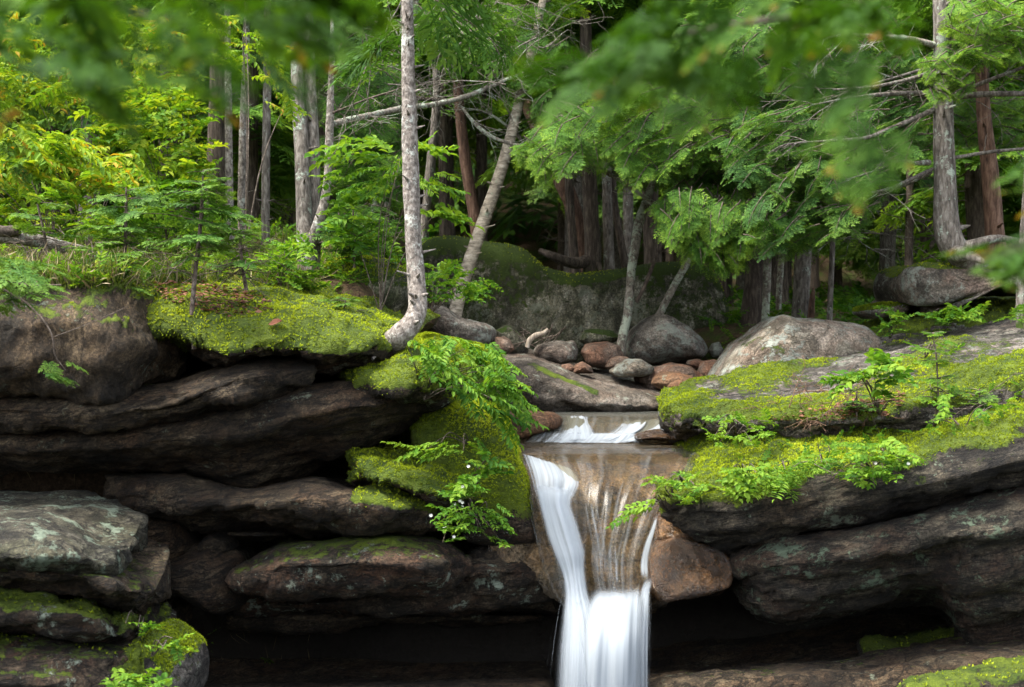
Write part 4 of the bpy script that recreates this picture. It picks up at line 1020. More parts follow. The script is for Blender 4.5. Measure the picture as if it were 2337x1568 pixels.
def bough_proto(seed, fr=FR, nf=15, droop=.2, fl=.50):
    g = np.random.default_rng(seed); Q = []; T = []
    for i in range(nf):
        t = .10 + .86 * i / nf
        sd = 1 if i % 2 else -1
        a = R(52 + g.normal(0, 9))
        l = (fl * (1 - t) ** .8 + .15) * g.uniform(.8, 1.2)
        d = np.array([[math.cos(a), sd * math.sin(a), -.22 + g.normal(0, .12)]])
        X, Y, Z = frames(d, np.array([g.normal(0, .25)]))
        q, tt = fr[i % len(fr)]
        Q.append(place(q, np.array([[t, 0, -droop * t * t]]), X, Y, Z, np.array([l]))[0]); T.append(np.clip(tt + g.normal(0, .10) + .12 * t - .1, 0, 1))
    X, Y, Z = frames(np.array([[1, 0, -.35]]))
    q, tt = fr[0]; Q.append(place(q, np.array([[.82, 0, -droop * .67]]), X, Y, Z, np.array([.34]))[0]); T.append(np.clip(tt + .1, 0, 1))
    return np.concatenate(Q), np.concatenate(T)
BO = [bough_proto(s) for s in range(6)]
FRX = [frond_proto(s + 11, n=14, wid=.044, sub=1, fl=.33) for s in range(4)]
BOX = [bough_proto(s + 15, FRX, 19, .22, .40) for s in range(6)]
BOS = [bough_proto(s + 30, FRS, 13, .06, .42) for s in range(4)]
def boughs(acc, O, d, L, tint=0.0, protos=None, wood=None, g=rng, wr=.008, roll=.25):
    O = np.asarray(O, float); n = len(O); protos = protos or BO
    X, Y, Z = frames(np.asarray(d, float), g.normal(0, roll, n))
    L = np.broadcast_to(np.asarray(L, float), (n,)); tint = np.broadcast_to(np.asarray(tint, float), (n,))
    idx = g.integers(0, len(protos), n)
    for k, (q, t) in enumerate(protos):
        m = idx == k
        if not m.any(): continue
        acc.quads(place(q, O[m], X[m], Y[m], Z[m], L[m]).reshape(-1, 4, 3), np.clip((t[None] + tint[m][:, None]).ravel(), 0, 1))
    if wood is not None:
        for i in range(n):
            p = [O[i], O[i] + X[i] * L[i] * .5 - Z[i] * L[i] * .03, O[i] + X[i] * L[i] * .95 - Z[i] * L[i] * .17]
            wood.tube(p, [wr, wr * .7, wr * .25], 4, 4)
def azdir(az, el):
    """az: 0 = away from the camera (+Y), 90 = right, 180 = towards the camera"""
    az, el = np.radians(az), np.radians(el)
    return np.stack([np.sin(az) * np.cos(el), np.cos(az) * np.cos(el), np.sin(el) + 0 * az], -1)
def inpoly(poly, n, g):
    P = np.array(poly, float); lo, hi = P.min(0), P.max(0); out = []
    while len(out) < n:
        q = g.uniform(lo, hi)
        c = False; j = len(P) - 1
        for i in range(len(P)):
            if (P[i, 1] > q[1]) != (P[j, 1] > q[1]) and q[0] < (P[j, 0] - P[i, 0]) * (q[1] - P[i, 1]) / (P[j, 1] - P[i, 1]) + P[i, 0]: c = not c
            j = i
        if c: out.append(q)
    return np.array(out)
def fill(acc, poly, D, n, L, az, azs=50, el=-12, tint=0.0, protos=None, wood=None, seed=0, els=12):
    g = np.random.default_rng(seed + 100)
    q = inpoly(poly, n, g)
    dd = g.uniform(D[0], D[1], n)
    O = np.array([W(a, b, c) for (a, b), c in zip(q, dd)])
    dr = azdir(g.normal(az, azs, n), g.normal(el, els, n))
    LL = g.uniform(L[0], L[1], n)
    O = O - dr * LL[:, None] * .5
    boughs(acc, O, dr, LL, tint + g.normal(0, .13, n), protos, wood, g)

def sprig_proto(seed, n=12, ll=.22, w=.085, droop=.25, ang=62, leafdroop=-.35):
    """a twig with two rows of folded leaves"""
    g = np.random.default_rng(seed); Q = []; T = []
    for i in range(n):
        t = .12 + .86 * i / (n - 1)
        for sd in ((1, -1) if i < n - 1 else (0,)):
            a = R(ang + g.normal(0, 9)) * sd
            l = ll * g.uniform(.75, 1.2) * (1 - .35 * abs(t - .5))
            b = np.array([t, 0, -droop * t * t])
            d = unit(np.array([math.cos(a), math.sin(a), leafdroop + g.normal(0, .18)]))
            up = unit(np.array([g.normal(0, .3), g.normal(0, .3), 1.0])); s = unit(np.cross(d, up)); nn = np.cross(s, d)
            ww = w * g.uniform(.8, 1.2)
            m1 = b + d * l * .30; m2 = b + d * l * .68; tip = b + d * l - nn * l * .12
            f = nn * ww * .22
            tv = g.uniform(.15, .8) + (.30 if g.random() < .04 else 0)
            for k in (1, -1):
                Q.append(np.stack([b, m1 + s * k * ww * .46 + f, m2 + s * k * ww * .40 + f, m2])) ; T.append(tv)
                Q.append(np.stack([m2, m2 + s * k * ww * .40 + f, tip, tip - d * l * .01])); T.append(tv)
    Q.append(np.array([[0, .006, 0], [0, -.006, 0], [.95, -.003, -droop * .9], [.95, .003, -droop * .9]])); T.append(0)
    return np.array(Q), np.array(T)
SP = [sprig_proto(s) for s in range(5)]
SPB = [sprig_proto(s + 40, 6, .34, .17, .18, 55, -.2) for s in range(4)]
SPN = [sprig_proto(s + 60, 8, .26, .12, .20, 60, -.15) for s in range(4)]
FRONDS = [(q, np.clip(t, 0, .9)) for q, t in [frond_proto(s + 70, n=10, wid=.13, fl=.46, sub=1) for s in range(3)]]
FRX2 = [bough_proto(s + 90, FRONDS, 7, .2, .5) for s in range(3)]
SPF = [sprig_proto(s + 80, 16, .20, .05, .30, 72, -.05) for s in range(3)]      # fern like
def fill_sp(acc, poly, D, n, L, az=180, azs=70, el=5, els=20, tint=0.0, protos=None, seed=0):
    fill(acc, poly, D, n, L, az, azs, el, tint, protos or SP, None, seed, els)

def dead_twigs(acc, p, d, L, r, g, depth=3, droop=-.1):
    n = 5
    pts = [np.array(p, float)]; dd = np.array(d, float)
    for i in range(n):
        dd = unit(dd + g.normal(0, .16, 3) + np.array([0, 0, droop * .3]))
        pts.append(pts[-1] + dd * L / n)
    acc.tube(pts, np.linspace(r, r * .35, len(pts)), 4, 7)
    if depth > 0:
        for i in range(2 + depth):
            k = g.integers(1, n + 1)
            nd = unit(dd + g.normal(0, .75, 3) * np.array([1, .8, .6]))
            dead_twigs(acc, pts[k], nd, L * g.uniform(.3, .6), r * .55, g, depth - 1, droop)

# ------------------------------------------------------------------ trees that can be told apart
def trunk_mesh(pts, mat, parent, sides=22, flare=1.25, bump=.085, seed=0.0, moss=0.0, name='trunk', knots=0, n=None):
    """pts: (px, py, D, width px) from the foot up"""
    P = np.array([W(a, b, d) for a, b, d, w in pts]); r = np.array([w / FPX * d / 2 for a, b, d, w in pts])
    if flare > 1 and len(P) > 1:
        P = np.vstack([P[0] + (P[0] - P[1]) / np.linalg.norm(P[0] - P[1]) * min(.45, max(.05, 4.5 * r[0])), P]); r = np.r_[r[0] * flare, r]
    L = np.linalg.norm(np.diff(P, axis=0), axis=1).sum()
    a = Acc(); a.tube(P, r, sides, n or int(max(24, min(200, L / .035))), bump, seed, 0)
    V, F, T = a.arrays()
    T = moss * np.exp(-np.maximum(V[:, 2] - P[:, 2].min() - .35, 0) / .5) + .15 * fbm(V, 3, 2)
    g = np.random.default_rng(int(seed * 10) + 5)
    b = Acc(); b.V, b.F, b.T, b.n = [V], [F], [T], len(V)
    for i in range(knots):
        k = g.uniform(.2, .95); j = int(k * (len(P) - 1)); f = k * (len(P) - 1) - j; j2 = min(j + 1, len(P) - 1)
        c = P[j] * (1 - f) + P[j2] * f; rr = r[j]
        an = g.uniform(-2.6, .2); d = np.array([math.cos(an), math.sin(an), .25]); 
        b.tube([c + d * rr * .75, c + d * rr * 1.25, c + d * (rr * 1.3 + g.uniform(.02, .10))], [rr * .24, rr * .16, rr * .05], 6, 5, 0, 0, 0)
    return b.obj(name, mat, parent)
def limb(acc, pts, sides=8, bump=.1, seed=1.0, T=0.0, n=None):
    P = np.array([W(a, b, d) for a, b, d, w in pts]); r = [w / FPX * d / 2 for a, b, d, w in pts]
    acc.tube(P, r, sides, n or 24, bump, seed, T)
def limb_obj(name, pts, mat, parent, twigs=0, seed=0, **k):
    a = Acc(); limb(a, pts, **k)
    g = np.random.default_rng(seed + 50)
    P = np.array([W(p[0], p[1], p[2]) for p in pts])
    for i in range(twigs):
        t = g.uniform(.15, 1); j = min(int(t * (len(P) - 1)), len(P) - 2); f = t * (len(P) - 1) - j
        c = P[j] * (1 - f) + P[j + 1] * f
        dead_twigs(a, c, unit(unit(P[j + 1] - P[j]) + g.normal(0, .7, 3)), g.uniform(.2, .6), .006, g, 1)
    return a.obj(name, mat, parent)
def top_boughs(acc, wood, base, z0, z1, n, L, tint, protos, seed):
    g = np.random.default_rng(seed)
    z = g.uniform(z0, z1, n); O = np.stack([np.full(n, base[0]), np.full(n, base[1]), z], -1)
    d = azdir(g.uniform(0, 360, n), g.normal(-8, 8, n))
    boughs(acc, O, d, L * (1 - .6 * (z - z0) / (z1 - z0)) * g.uniform(.7, 1.2, n), tint + g.normal(0, .1, n), protos, wood, g)

def tree(name, label, cat, pts, mat, crown=None, group=None, **k):
    """crown: (leaf material key, tint, boughs, length): what grows above the frame, on the same trunk"""
    t = thing(name, label, cat, W(pts[0][0], pts[0][1], pts[0][2]), group)
    top = pts[-1]
    ztop = W(*top[:3])[2]
    H = 3.0 if crown is None else crown[4] if len(crown) > 4 else 5.0
    ext = [(top[0] + (top[0] - pts[-2][0]) * .3, 784 - (ztop + H - CAMZ) * FPX / top[2], top[2], max(2.5, top[3] * .25))]
    trunk_mesh(pts + ext, mat, t, **k)
    if crown:
        a, w = Acc(), Acc()
        top_boughs(a, w, W(*top[:3]), max(ztop - .2, 3.6), ztop + H, crown[2], crown[3], crown[1], BO, int(pts[0][0]))
        leaves_and_wood(a, w, 'crown', M[crown[0]], t)
    return t

Bk = M
T1 = tree('spruce_tree', 'rough lichen spotted trunk that curves out of the mossy ledge, nearest tree', 'tree',
    [(845,815,12.5,34),(880,788,12.05,48),(916,764,11.75,54),(940,738,11.75,50),(952,705,11.8,46),(951,670,11.85,43),(947,600,11.9,41),(941,500,11.9,38),(937,380,11.9,38),(934,250,11.9,35),(931,120,11.9,31),(930,0,11.9,27)], M['bark_spruce'],
    ('spruce', 0, 14, 1.1, 3.5), seed=1.0, bump=.16, sides=34, flare=.9, knots=22, n=240)
a = Acc()
for pp in ([(905,775,11.8,36),(880,790,11.75,28),(860,806,11.6,14),(850,820,11.5,6)],):
    limb(a, pp, 10, .25)
a.obj('root', M['bark_spruce'], T1)
birch = tree('birch_tree', 'pale peeling birch leaning right above the grey boulder', 'tree',
    [(1038,718,17.6,33),(1052,660,17.7,31),(1075,588,17.8,31),(1107,495,18,30),(1140,400,18.1,28),(1170,295,18.2,25),(1192,200,18.3,22),(1212,120,18.4,20),(1235,20,18.5,17)], M['bark_birch'], ('broadleaf', 0, 0 + 8, .9, 3), seed=2.0, bump=.07, knots=8)
dbl = thing('double_tree', 'stout grey tree with two fused stems and pale green lichen, left of the curved trunk', 'tree', W(700, 640, 14.4))
trunk_mesh([(703,650,14.4,46),(700,590,14.4,42),(695,520,14.5,38),(692,430,14.6,34),(688,330,14.7,33),(680,220,14.8,31),(676,100,14.9,29),(673,0,15,27),(668,-420,15,10)], M['bark_grey'], dbl, seed=3.0, bump=.13, knots=6, moss=.5)
trunk_mesh([(706,640,14.5,44),(712,560,14.6,40),(714,450,14.7,36),(712,330,14.8,34),(708,220,14.9,30),(704,100,15,28),(702,0,15.1,24),(700,-420,15.1,10)], M['bark_grey'], dbl, seed=3.5, bump=.13, knots=6, moss=.5)
trunk_mesh([(708,560,14.45,26),(722,520,14.4,24),(738,470,14.4,21),(748,400,14.4,19),(752,300,14.4,18),(755,200,14.4,15),(757,140,14.4,12),(757,-200,14.4,4)], M['bark_spruce'], dbl, seed=3.8, bump=.12, flare=1, knots=6)
limb_obj('limb', [(757,155,14.4,8),(770,150,14.2,6),(800,140,14,4),(830,135,13.9,2)], M['twig'], dbl, 5, 1)
limb_obj('limb', [(752,285,14.4,17),(790,275,14.7,15),(850,262,15.2,14),(915,248,15.7,13),(980,240,16.2,12),(1033,229,16.6,12),(1075,216,16.9,11),(1106,204,17.1,10),(1150,184,17.4,8),(1195,165,17.8,5)], M['bark_lichen'], dbl, 16, 2, n=60, bump=.25)
limb_obj('limb', [(754,260,14.4,6),(790,245,14.3,5),(850,222,14.2,4),(905,205,14.1,2)], M['twig'], dbl, 8, 3)
tree('slim_tree', 'leftmost of the three slim straight trunks, left of the stout double tree', 'tree', [(527,560,16.6,19),(524,450,16.6,18),(522,330,16.6,17),(521,200,16.6,16),(519,60,16.6,14),(518,-40,16.6,13)], M['bark_spruce'], ('spruce', 0, 16, 1.2, 5), seed=4.0, knots=10)
tree('slim_tree', 'middle of the three slim straight trunks, palest of them', 'tree', [(552,560,17,20),(552,440,17,19),(555,300,17,18),(560,150,17,17),(563,40,17,15),(565,-40,17,14)], M['bark_spruce'], ('spruce', 0, 16, 1.2, 5), seed=4.4, knots=10)
tree('slim_tree', 'rightmost of the three slim straight trunks, with a dark scar', 'tree', [(606,560,16.8,22),(606,440,16.8,20),(608,300,16.8,19),(610,150,16.8,18),(610,40,16.8,16),(610,-40,16.8,14)], M['bark_grey'], ('spruce', 0, 16, 1.2, 5), seed=4.8, knots=10)
tree('old_tree', 'thick dark furrowed trunk behind the three slim ones', 'tree', [(492,560,19,54),(494,440,19,48),(498,300,19,46),(502,150,19,44),(504,0,19,40)], M['bark_dark'], ('hemlock', -.1, 20, 1.6, 5), seed=5.2)
tree('pale_tree', 'thin pale trunk leaning right, in the gap left of the curved trunk', 'tree', [(845,600,19.5,22),(852,500,19.5,21),(875,400,19.6,20),(892,310,19.8,19),(905,220,20,17),(915,120,20,15),(922,0,20,13)], M['bark_lichen'], ('hemlock', 0, 10, 1.2, 4), seed=5.6)
tree('pale_tree', 'thin pale trunk directly behind the left side of the curved trunk', 'tree', [(876,590,20,22),(882,500,20,21),(896,410,20,20),(909,340,20,18),(925,250,20,16),(940,100,20,14),(950,0,20,12)], M['bark_lichen'], ('hemlock', 0, 10, 1.2, 4), seed=6.0)
tree('snag', 'bare weathered snag with split light wood right of the curved trunk', 'dead tree', [(965,560,22,22),(975,450,22,22),(984,370,22,22),(994,260,22,20),(998,150,22,18),(1000,40,22,14)], M['bark_grey'], None, seed=6.3, bump=.3)
tree('red_barked_tree', 'reddish trunk bowing slightly left of the leaning birch', 'tree', [(1092,560,23.5,30),(1084,500,23.5,28),(1072,430,23.5,27),(1060,350,23.5,26),(1050,260,23.5,24),(1043,150,23.5,22),(1040,0,23.5,20)], M['bark_red'], ('hemlock', 0, 18, 1.6, 5), seed=6.6)
tree('dark_tree', 'dark straight trunk just left of the reddish bowing trunk', 'tree', [(1014,560,25.5,24),(1013,430,25.5,22),(1012,300,25.5,21),(1011,150,25.5,20),(1010,0,25.5,18)], M['bark_dark'], ('hemlock', -.1, 20, 1.7, 5), seed=6.9)
tree('dark_tree', 'dark straight trunk behind the leaning birch', 'tree', [(1100,560,27,28),(1100,430,27,26),(1099,300,27,25),(1098,150,27,24),(1097,0,27,22)], M['bark_dark'], ('hemlock', -.1, 20, 1.8, 5), seed=7.2)
tree('red_barked_tree', 'purplish trunk bending strongly from upper left to lower right above the wall boulder', 'tree', [(1326,580,22.6,34),(1318,520,22.6,34),(1306,468,22.6,36),(1284,415,22.6,40),(1258,352,22.6,40),(1232,300,22.6,36),(1205,245,22.6,30),(1170,200,22.6,24),(1120,150,22.6,18)], M['bark_red'], ('hemlock', 0, 6, 1.2, 3), seed=7.5, n=120)
tree('dark_tree', 'slender dark trunk touching the bend of the purplish trunk', 'tree', [(1310,590,22.2,24),(1304,510,22.2,20),(1299,430,22.2,19),(1297,350,22.2,18),(1295,200,22.2,17),(1294,0,22.2,15)], M['bark_dark'], ('hemlock', -.1, 16, 1.6, 5), seed=7.8)
root_t = tree('old_tree', 'sturdy brown tree on the wall boulder with a long root lying to the left', 'tree', [(1352,596,21,38),(1352,560,21,36),(1349,500,21,35),(1346,430,21,34),(1342,350,21,33),(1338,200,21,30),(1336,0,21,27)], M['bark_dark'], ('hemlock', 0, 18, 1.7, 5), seed=8.1, moss=.8, flare=1.7)
a = Acc(); limb(a, [(1350,590,21,30),(1322,600,20.9,28),(1290,596,20.8,24),(1260,584,20.8,20),(1232,572,20.9,12)], 14, .15); limb(a, [(1352,592,21,24),(1366,606,20.9,14),(1372,620,20.8,8)], 10, .15)
a.obj('root', M['bark_dark'], root_t)
tree('dark_tree', 'thin lichen flecked trunk right of the sturdy brown tree', 'tree', [(1390,600,22.8,26),(1387,500,22.8,24),(1385,400,22.8,22),(1383,200,22.8,20),(1382,0,22.8,18)], M['bark_grey'], ('hemlock', 0, 16, 1.6, 5), seed=8.4)
tree('dark_tree', 'crooked mossy trunk leaning left beside the thin lichen flecked one', 'tree', [(1426,600,23,20),(1415,540,23,18),(1404,480,23,18),(1398,420,23,17),(1396,300,23,15),(1394,100,23,12)], M['bark_dark'], ('hemlock', 0, 12, 1.4, 5), seed=8.7, moss=.6)
tree('pale_tree', 'ghostly grey straight trunk deep between the crooked and the broad dark trunk', 'tree', [(1436,600,24.5,25),(1434,500,24.5,24),(1432,400,24.5,23),(1430,200,24.5,21),(1428,0,24.5,19)], M['bark_grey'], ('hemlock', 0, 16, 1.6, 5), seed=9.0)
tree('dark_tree', 'broad dark trunk behind the twisted birch of the stone pile', 'tree', [(1490,600,22,42),(1486,500,22,38),(1483,400,22,36),(1480,200,22,33),(1478,0,22,30)], M['bark_dark'], ('hemlock', 0, 20, 1.8, 5), seed=9.3)
tw = tree('birch_tree', 'twisted flaky birch rising from the stones in front of the wall boulder', 'tree', [(1422,768,17.8,22),(1432,715,17.9,20),(1437,675,18,21),(1441,620,18.1,21),(1449,568,18.2,22),(1457,515,18.4,22),(1473,465,18.7,20),(1488,420,19,15),(1500,380,19,10)], M['bark_lichen'], ('hemlock', .05, 8, 1.0, 2), seed=9.6, n=120, bump=.16)
limb_obj('limb', [(1452,690,18,9),(1470,655,18,9),(1490,605,18.1,9),(1510,560,18.2,8),(1535,530,18.3,6)], M['bark_dark'], tw, 4, 4)
tree('leaning_tree', 'thin lichen trunk leaning right before the pale end of the wall boulder', 'tree', [(1508,712,18.2,17),(1528,672,18.2,17),(1550,632,18.3,16),(1575,590,18.4,16),(1610,530,18.6,15),(1650,450,18.8,13),(1700,380,19,10)], M['bark_lichen'], ('hemlock', .1, 8, .9, 2), seed=9.9)
tree('leaning_tree', 'forked brown trunk curving up behind the drooping hemlock', 'tree', [(1610,600,21,28),(1622,500,21,26),(1632,440,21,24),(1655,410,21,18),(1690,375,21,14),(1720,330,21,10)], M['bark_red'], ('hemlock', .1, 8, 1, 2), seed=10.2)
tree('old_tree', 'very thick mossy trunk right of the wall boulder', 'tree', [(1712,745,19.6,58),(1718,690,19.6,50),(1724,620,19.6,46),(1731,510,19.6,44),(1742,420,19.6,40),(1755,340,19.6,36),(1760,150,19.6,32),(1762,0,19.6,28)], M['bark_dark'], ('hemlock', 0, 22, 1.9, 5), seed=10.5, moss=.9, flare=1.4)
tree('pale_tree', 'thin whitish trunk hugging the right side of the very thick mossy trunk', 'tree', [(1746,750,19,20),(1748,690,19,19),(1751,620,19,19),(1754,540,19,18),(1757,400,19,17),(1760,200,19,15),(1762,0,19,13)], M['bark_lichen'], ('hemlock', 0, 10, 1.3, 4), seed=10.8)
tree('pale_tree', 'narrow whitish trunk second right of the very thick mossy trunk', 'tree', [(1776,720,20,15),(1779,650,20,14),(1784,580,20,14),(1788,500,20,13),(1790,300,20,12),(1790,0,20,10)], M['bark_lichen'], ('hemlock', 0, 8, 1.2, 4), seed=11.1)
tree('straight_tree', 'straight brown trunk above the tall tan boulder', 'tree', [(1826,735,19.4,42),(1829,660,19.4,39),(1833,590,19.4,37),(1839,510,19.4,35),(1843,400,19.4,33),(1846,200,19.4,30),(1848,0,19.4,27)], M['bark_grey'], ('hemlock', 0, 22, 1.8, 5), seed=11.4, moss=.4)
tree('slim_tree', 'slim brown pole of a trunk above the right end of the tall tan boulder', 'tree', [(1893,730,19,14),(1896,650,19,13),(1900,560,19,12),(1902,490,19,12),(1904,350,19,11),(1905,100,19,9)], M['bark_grey'], ('hemlock', 0, 10, 1.2, 4), seed=11.7)
tree('dark_tree', 'dim slim trunk in the shade left of the perched boulder', 'tree', [(2072,680,23,20),(2074,600,23,19),(2076,500,23,18),(2078,300,23,17),(2080,0,23,15)], M['bark_dark'], ('hemlock', 0, 16, 1.5, 5), seed=12.0)
stump = thing('stump', 'short broken reddish stump beside the straight brown trunk', 'stump', W(1850, 728, 19.2))
trunk_mesh([(1850,730,19.2,16),(1853,700,19.2,14),(1856,665,19.2,9),(1857,655,19.2,3)], M['bark_red'], stump, bump=.35, seed=12.5)
big = thing('hemlock_tree', 'largest right hand tree standing on the perched boulder, grey with pale lichen', 'tree', W(2185, 585, 15.4))
trunk_mesh([(2196,583,15.35,64),(2175,560,15.3,62),(2163,520,15.3,60),(2158,470,15.3,55),(2155,380,15.3,49),(2153,280,15.3,46),(2153,218,15.3,44),(2150,100,15.3,42),(2149,0,15.3,40),(2148,-700,15.3,18)], M['bark_grey'], big, seed=13.0, bump=.14, sides=34, knots=5, flare=1.05, n=220)
a = Acc(); limb(a, [(2190,575,15.3,44),(2230,556,15.2,24),(2270,545,15.2,18),(2330,548,15.2,10)], 12, .2); limb(a, [(2185,580,15.2,44),(2215,585,15.0,22),(2250,600,14.9,10)], 12, .2)
a.obj('root', M['bark_grey'], big)
for i, (pp, tw_) in enumerate([
    ([(2135,214,15.3,14),(2080,213,15.1,12),(2010,216,14.9,10),(1928,226,14.7,6),(1850,240,14.6,3)], 10),
    ([(2131,164,15.3,11),(2060,185,15,9),(1975,200,14.7,7),(1900,205,14.5,4)], 10),
    ([(2131,150,15.3,8),(2060,172,15.2,6),(1980,195,15.2,4),(1880,230,15.2,2)], 8),
    ([(2135,249,15.3,13),(2060,282,15,11),(1975,315,14.8,9),(1920,320,14.6,7),(1850,324,14.5,4),(1790,330,14.4,2)], 10),
    ([(2120,371,15.2,14),(2085,372,15,10),(2048,368,14.9,8),(2010,385,14.8,7),(1975,397,14.7,4),(1930,410,14.6,2)], 7),
    ([(2128,386,15.3,9),(2080,408,15.1,8),(2030,430,14.9,7),(1980,440,14.8,5),(1931,446,14.7,3)], 7),
    ([(2128,392,15.3,7),(2060,425,15.4,6),(1980,446,15.5,4),(1880,455,15.6,2)], 6),
    ([(2175,222,15.3,15),(2230,216,15.2,14),(2337,214,15.1,12),(2420,214,15,9)], 6),
    ([(2178,218,15.2,12),(2240,190,15,10),(2337,153,14.8,8),(2420,120,14.6,6)], 6),
    ([(2179,360,15.3,9),(2266,346,15.3,8),(2337,340,15.3,7),(2420,338,15.3,5)], 5),
    ([(2178,200,15.3,8),(2230,150,15.1,6),(2290,100,15,4),(2330,80,15,3)], 5),
    ([(2178,40,15.3,8),(2230,75,15.1,6),(2300,100,15,4),(2337,112,15,3)], 5),
    ([(2140,105,15.3,16),(2084,91,15.2,15),(2000,84,15.1,12),(1931,80,15,9),(1880,90,14.9,5)], 10)]):
    limb_obj('limb', pp, M['bark_lichen'] if i == 12 else M['bark_grey'], big, tw_, i + 20, n=40)
rt = tree('red_barked_tree', 'reddish brown trunk right of the largest right hand tree', 'tree', [(2272,560,17,48),(2270,524,17,44),(2264,440,17,41),(2256,360,17,38),(2248,290,17,34),(2241,180,17,30),(2236,60,17,27),(2232,-40,17,25)], M['bark_red'], ('hemlock', .1, 24, 1.7, 5), seed=13.5, knots=5)
edge = tree('mossy_tree', 'mossy trunk cut by the right edge of the picture beside the perched boulder', 'tree', [(2345,725,14.6,50),(2342,680,14.6,44),(2340,620,14.6,40),(2345,540,14.6,36),(2352,400,14.6,32),(2355,100,14.6,28)], M['bark_grey'], None, seed=14, moss=1.0)
fl = thing('fallen_branch', 'long lichen covered dead branch hanging across the dark gap below the hemlock', 'branch', W(1310, 338, 18))
limb_obj('stem', [(1215,345,18,6),(1259,338,18,8),(1310,338,18,10),(1335,355,18,11),(1360,378,17.9,12),(1395,400,17.9,11),(1426,418,17.8,9),(1470,451,17.8,6),(1500,480,17.8,3)], M['bark_lichen'], fl, 12, 5, n=60)
fb = thing('fallen_branch', 'crooked lichen branch leaning on the birch from the left', 'branch', W(1055, 247, 17.6))
limb_obj('stem', [(1055,247,17.6,6),(1075,272,17.6,8),(1106,302,17.6,10),(1130,316,17.6,9),(1155,325,17.6,8),(1195,336,17.6,6),(1220,345,17.6,4)], M['bark_lichen'], fb, 14, 6, n=50)
fb = thing('fallen_branch', 'dead lichen branch crossing behind the top of the leaning birch', 'branch', W(1200, 300, 18.6))
limb_obj('stem', [(1195,325,18.6,7),(1160,290,18.6,7),(1120,262,18.6,6),(1085,248,18.6,4)], M['bark_lichen'], fb, 12, 7, n=50)
fb = thing('fallen_branch', 'mossy broken limb sloping left above the lichen limb, behind the curved trunk', 'branch', W(880, 200, 19))
limb_obj('stem', [(845,192,18.5,9),(880,200,18.5,12),(915,215,18.5,12),(960,225,18.6,10),(1020,228,18.7,6)], M['bark_dark'], fb, 10, 8, n=50)
# tangles of dead twigs
for lab, pl, D, n, seed in (('tangle of fine dead twigs in the upper middle, right of the curved trunk', [(960,0),(1250,0),(1280,110),(1230,200),(1000,210),(955,120)], (15.5, 18.5), 26, 1),
                     ('fan of bare pale twigs hanging before the dark wood above the tall tan boulder', [(1900,400),(1960,390),(2040,460),(2020,560),(1960,600),(1900,500)], (16, 17.5), 13, 2),
                     ('dead grey twigs sticking out left of the top of the curved trunk', [(800,20),(915,20),(915,200),(830,190)], (12.5, 15), 10, 3)):
    g = np.random.default_rng(seed)
    a = Acc(); q = inpoly(pl, n, g)
    for (x, y) in q:
        D_ = g.uniform(*D)
        dead_twigs(a, W(x, y, D_), unit(np.array([g.normal(0, 1), g.normal(0, .5), g.normal(-.15, .45)])), g.uniform(.5, 1.1), .008, g, 2)
    tag(a.obj('dead_twigs', M['twig_pale']), lab, 'dead twigs')

# ------------------------------------------------------------------ boughs of hemlock in front of the dark wood
def hang(name, label, fills, mat, wood=True, cat='foliage', parent=None):
    a, w = Acc(), Acc()
    for k, f in enumerate(fills):
        poly, D, n, L, az, azs, el, tint = f[:8]
        fill(a, poly, D, n, L, az, azs, el, tint, f[8] if len(f) > 8 else BOX, w, seed=len(label) + k * 7)
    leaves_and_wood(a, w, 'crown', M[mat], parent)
# the boughs in the middle belong to the sturdy tree on the wall boulder
hang('', 'mid1', [
    ([(1190,330),(1230,290),(1320,230),(1450,180),(1560,190),(1700,230),(1720,330),(1600,380),(1480,400),(1350,350),(1280,380),(1200,370)], (15.6, 18.5), 433, (0.30, 0.57), 205, 55, -22, .12),
    ([(1200,180),(1330,130),(1560,140),(1560,230),(1350,250),(1230,290)], (17.5, 20), 197, (0.35, 0.61), 200, 60, -15, -.05)], 'hemlock', parent=root_t)
hang('', 'droop', [
    ([(1490,470),(1560,440),(1680,450),(1720,520),(1700,590),(1650,610),(1600,580),(1530,530)], (15.4, 17), 216, (0.26, 0.48), 190, 45, -42, .12),
    ([(1520,380),(1650,360),(1720,430),(1620,470),(1530,450)], (16.5, 18.5), 144, (0.30, 0.52), 190, 55, -30, .0)], 'hemlock', parent=bpy.data.objects['leaning_tree.001'])
hang('', 'right1', [
    ([(1720,560),(1700,470),(1760,400),(1850,370),(1980,370),(2010,440),(1960,510),(1880,540),(1790,560)], (14.6, 16.8), 324, (0.26, 0.48), 235, 50, -22, .08),
    ([(1640,290),(1760,230),(1900,220),(2080,250),(2110,340),(2020,390),(1850,390),(1700,400)], (14.8, 17.5), 324, (0.30, 0.52), 235, 50, -18, .0),
    ([(1560,40),(1800,20),(2080,30),(2120,140),(2100,260),(1900,230),(1700,220),(1580,180)], (15.5, 19), 397, (0.35, 0.57), 215, 60, -18, -.02)], 'hemlock_blue', parent=big)
hang('', 'rightedge', [
    ([(2170,0),(2337,0),(2400,60),(2337,140),(2240,120),(2170,160)], (14.4, 16.5), 161, (0.26, 0.48), 180, 70, -18, .22),
    ([(2100,130),(2190,120),(2210,200),(2130,230)], (14.4, 15), 57, (0.17, 0.30), 200, 60, -20, .25),
    ([(2180,230),(2337,200),(2337,330),(2280,330),(2190,330)], (17.5, 20), 121, (0.30, 0.52), 180, 70, -15, .1)], 'hemlock', parent=rt)
hang('', 'lc', [
    ([(760,180),(900,120),(915,330),(860,420),(760,400)], (16.5, 20), 216, (0.30, 0.57), 170, 70, -22, -.05),
    ([(760,330),(920,330),(920,560),(780,560)], (16, 19), 157, (0.26, 0.44), 180, 70, -12, .0)], 'hemlock', parent=dbl)
